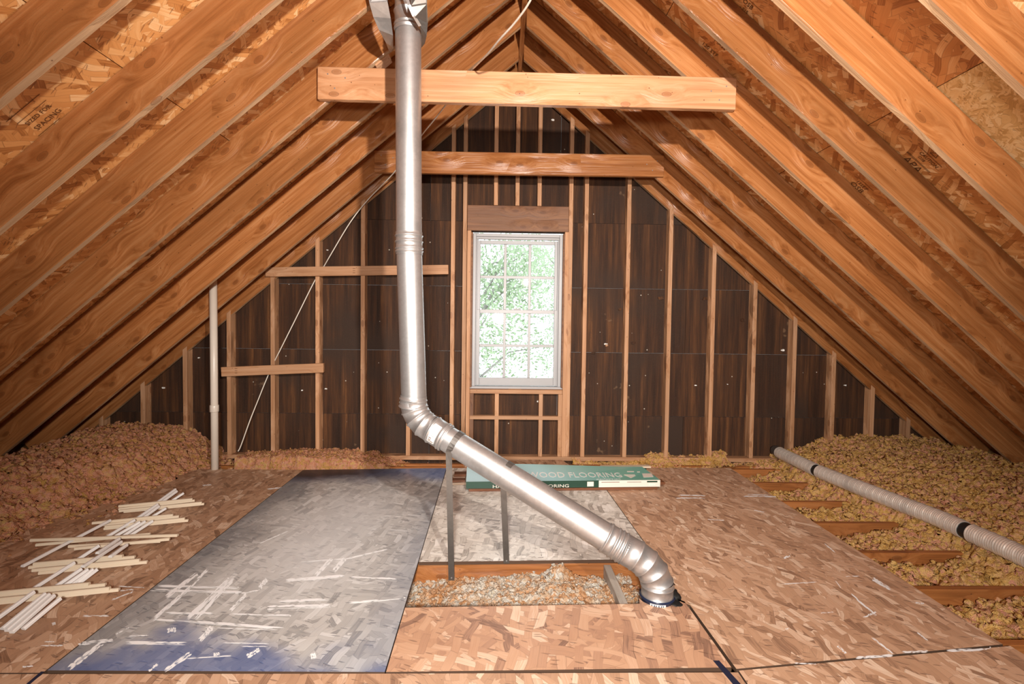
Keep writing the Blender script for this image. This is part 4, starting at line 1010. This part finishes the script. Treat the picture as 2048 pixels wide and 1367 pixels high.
insulation('loose_insulation', -4.2, -2.28, .6, 4.6, .0095, left_h, PINK, 'pink loose fibreglass insulation heaped along the left eave', 100, 1.1, lambda x, y, z: (z > -.03), 2600)
def right_h(x, y):
    jd = np.min(np.abs(y[..., None]-np.array(JY)), -1)          # distance to nearest joist: the fill lies low beside it
    duct_x = np.interp(y, [p.y for p in dpts[::-1]] if dpts[0].y > dpts[-1].y else [p.y for p in dpts], [p.x for p in dpts[::-1]] if dpts[0].y > dpts[-1].y else [p.x for p in dpts])
    s = x-duct_x
    low = -.075-.055*np.exp(-(jd/.07)**2)+.05*sstep(x-1.95, .1, .45)
    hi = .085+.11*sstep(s, .1, .7)
    h = low+(hi-low)*sstep(s+.05*vnoise(x, y, 4, 60)+.05*vnoise(x, y, 9, 61), -.12, .10)
    under_duct = np.exp(-(s/.06)**2); h = h*(1-under_duct)+np.minimum(h, .055)*under_duct
    return np.minimum(h, roofcap(x)+.02)
insulation('loose_insulation', 1.80, 4.35, .9, 4.6, .0095, right_h, YELLOW, 'yellow loose fibreglass insulation filling the right eave around the duct', 200, 1.1, None, 3200)
def open_h(x, y): return -.105+.06*np.exp(-((x-.21)**2/.05+(y-2.33)**2/.03))+.07*np.exp(-((x-.17)**2/.004+(y-2.50)**2/.004))-.03*sstep(-x, .2, .6)+.025*sstep(2.3-y, 0, .2)
insulation('loose_insulation', -.60, .57, 2.02, 2.58, .0045, open_h, PALE, 'pale fluffy insulation inside the floor opening under the pipe', 300, .62, None, 900)
insulation('loose_insulation', .535, .80, 2.02, 2.58, .008, lambda x, y: -.13+0*x, YELLOW, 'scrap of insulation in the gap beside the pipe base', 340, .5, None, 60)
def gl_h(x, y): return .0+.05*sstep(-x, .9, 1.4)+.03*vnoise(x, y, 3, 80)-.09*sstep(4.40-y, .0, .16)*sstep(x, -1.2, -.9)-.10*sstep(x, -1.35, -.8)-.16*sstep(4.27-y, 0, .09)
insulation('loose_insulation', -2.45, -.62, 4.17, 4.61, .009, gl_h, PINK, 'pink insulation strewn along the gable wall left of the window', 400, .75, lambda x, y, z: z > -.12, 400)
def gr_h(x, y): return -.055+.07*vnoise(x, y, 2.2, 90)+.05*vnoise(x, y, 5, 91)+.04*sstep(y, 4.45, 4.55)+.07*sstep(x, 1.5, 2.0)
insulation('loose_insulation', .54, 2.0, 4.31, 4.61, .009, gr_h, YELLOW, 'yellow insulation strewn along the gable wall right of the window', 500, .75, None, 400)

# ------------------------------------------------------------------ lamp above the viewpoint and added fill light behind it
def lamp_or_fill_rig(loc, label, dome):
    root = empty('lamp_or_fill_rig', loc); tag(root, label, 'lamp', 'attic lamps'); loc = Vector(loc)
    back = Vector((0, -.08, .02)) if dome else Vector((0, 0, .1)); s = loc+back
    tube('cord', [s, s+Vector((0, -.02, .3)), (loc.x, s.y-.02, ZR+.045)] if abs(loc.x) < .02 else [s, s+Vector((0, -.02, .3)), (loc.x, s.y-.02, under(loc.x)-.0)], .004, BLACK, root, 8)
    if dome: tube('reflector', [loc+Vector((0, -.11, .02)), loc+Vector((0, -.09, .018)), loc+Vector((0, -.06, .012))], [.025, .05, .07], GALV, root, 24)
    else: tube('socket', [s, s-Vector((0, 0, .05))], .02, WHITE, root, 16)
lamp_or_fill_rig(LAMP, 'clamp lamp with a metal reflector above the viewpoint', True)
lamp_or_fill_rig(fo.location, 'added unseen fill light behind the viewpoint', False)
for o in bpy.data.objects:
    if '_mw' in o: del o['_mw']
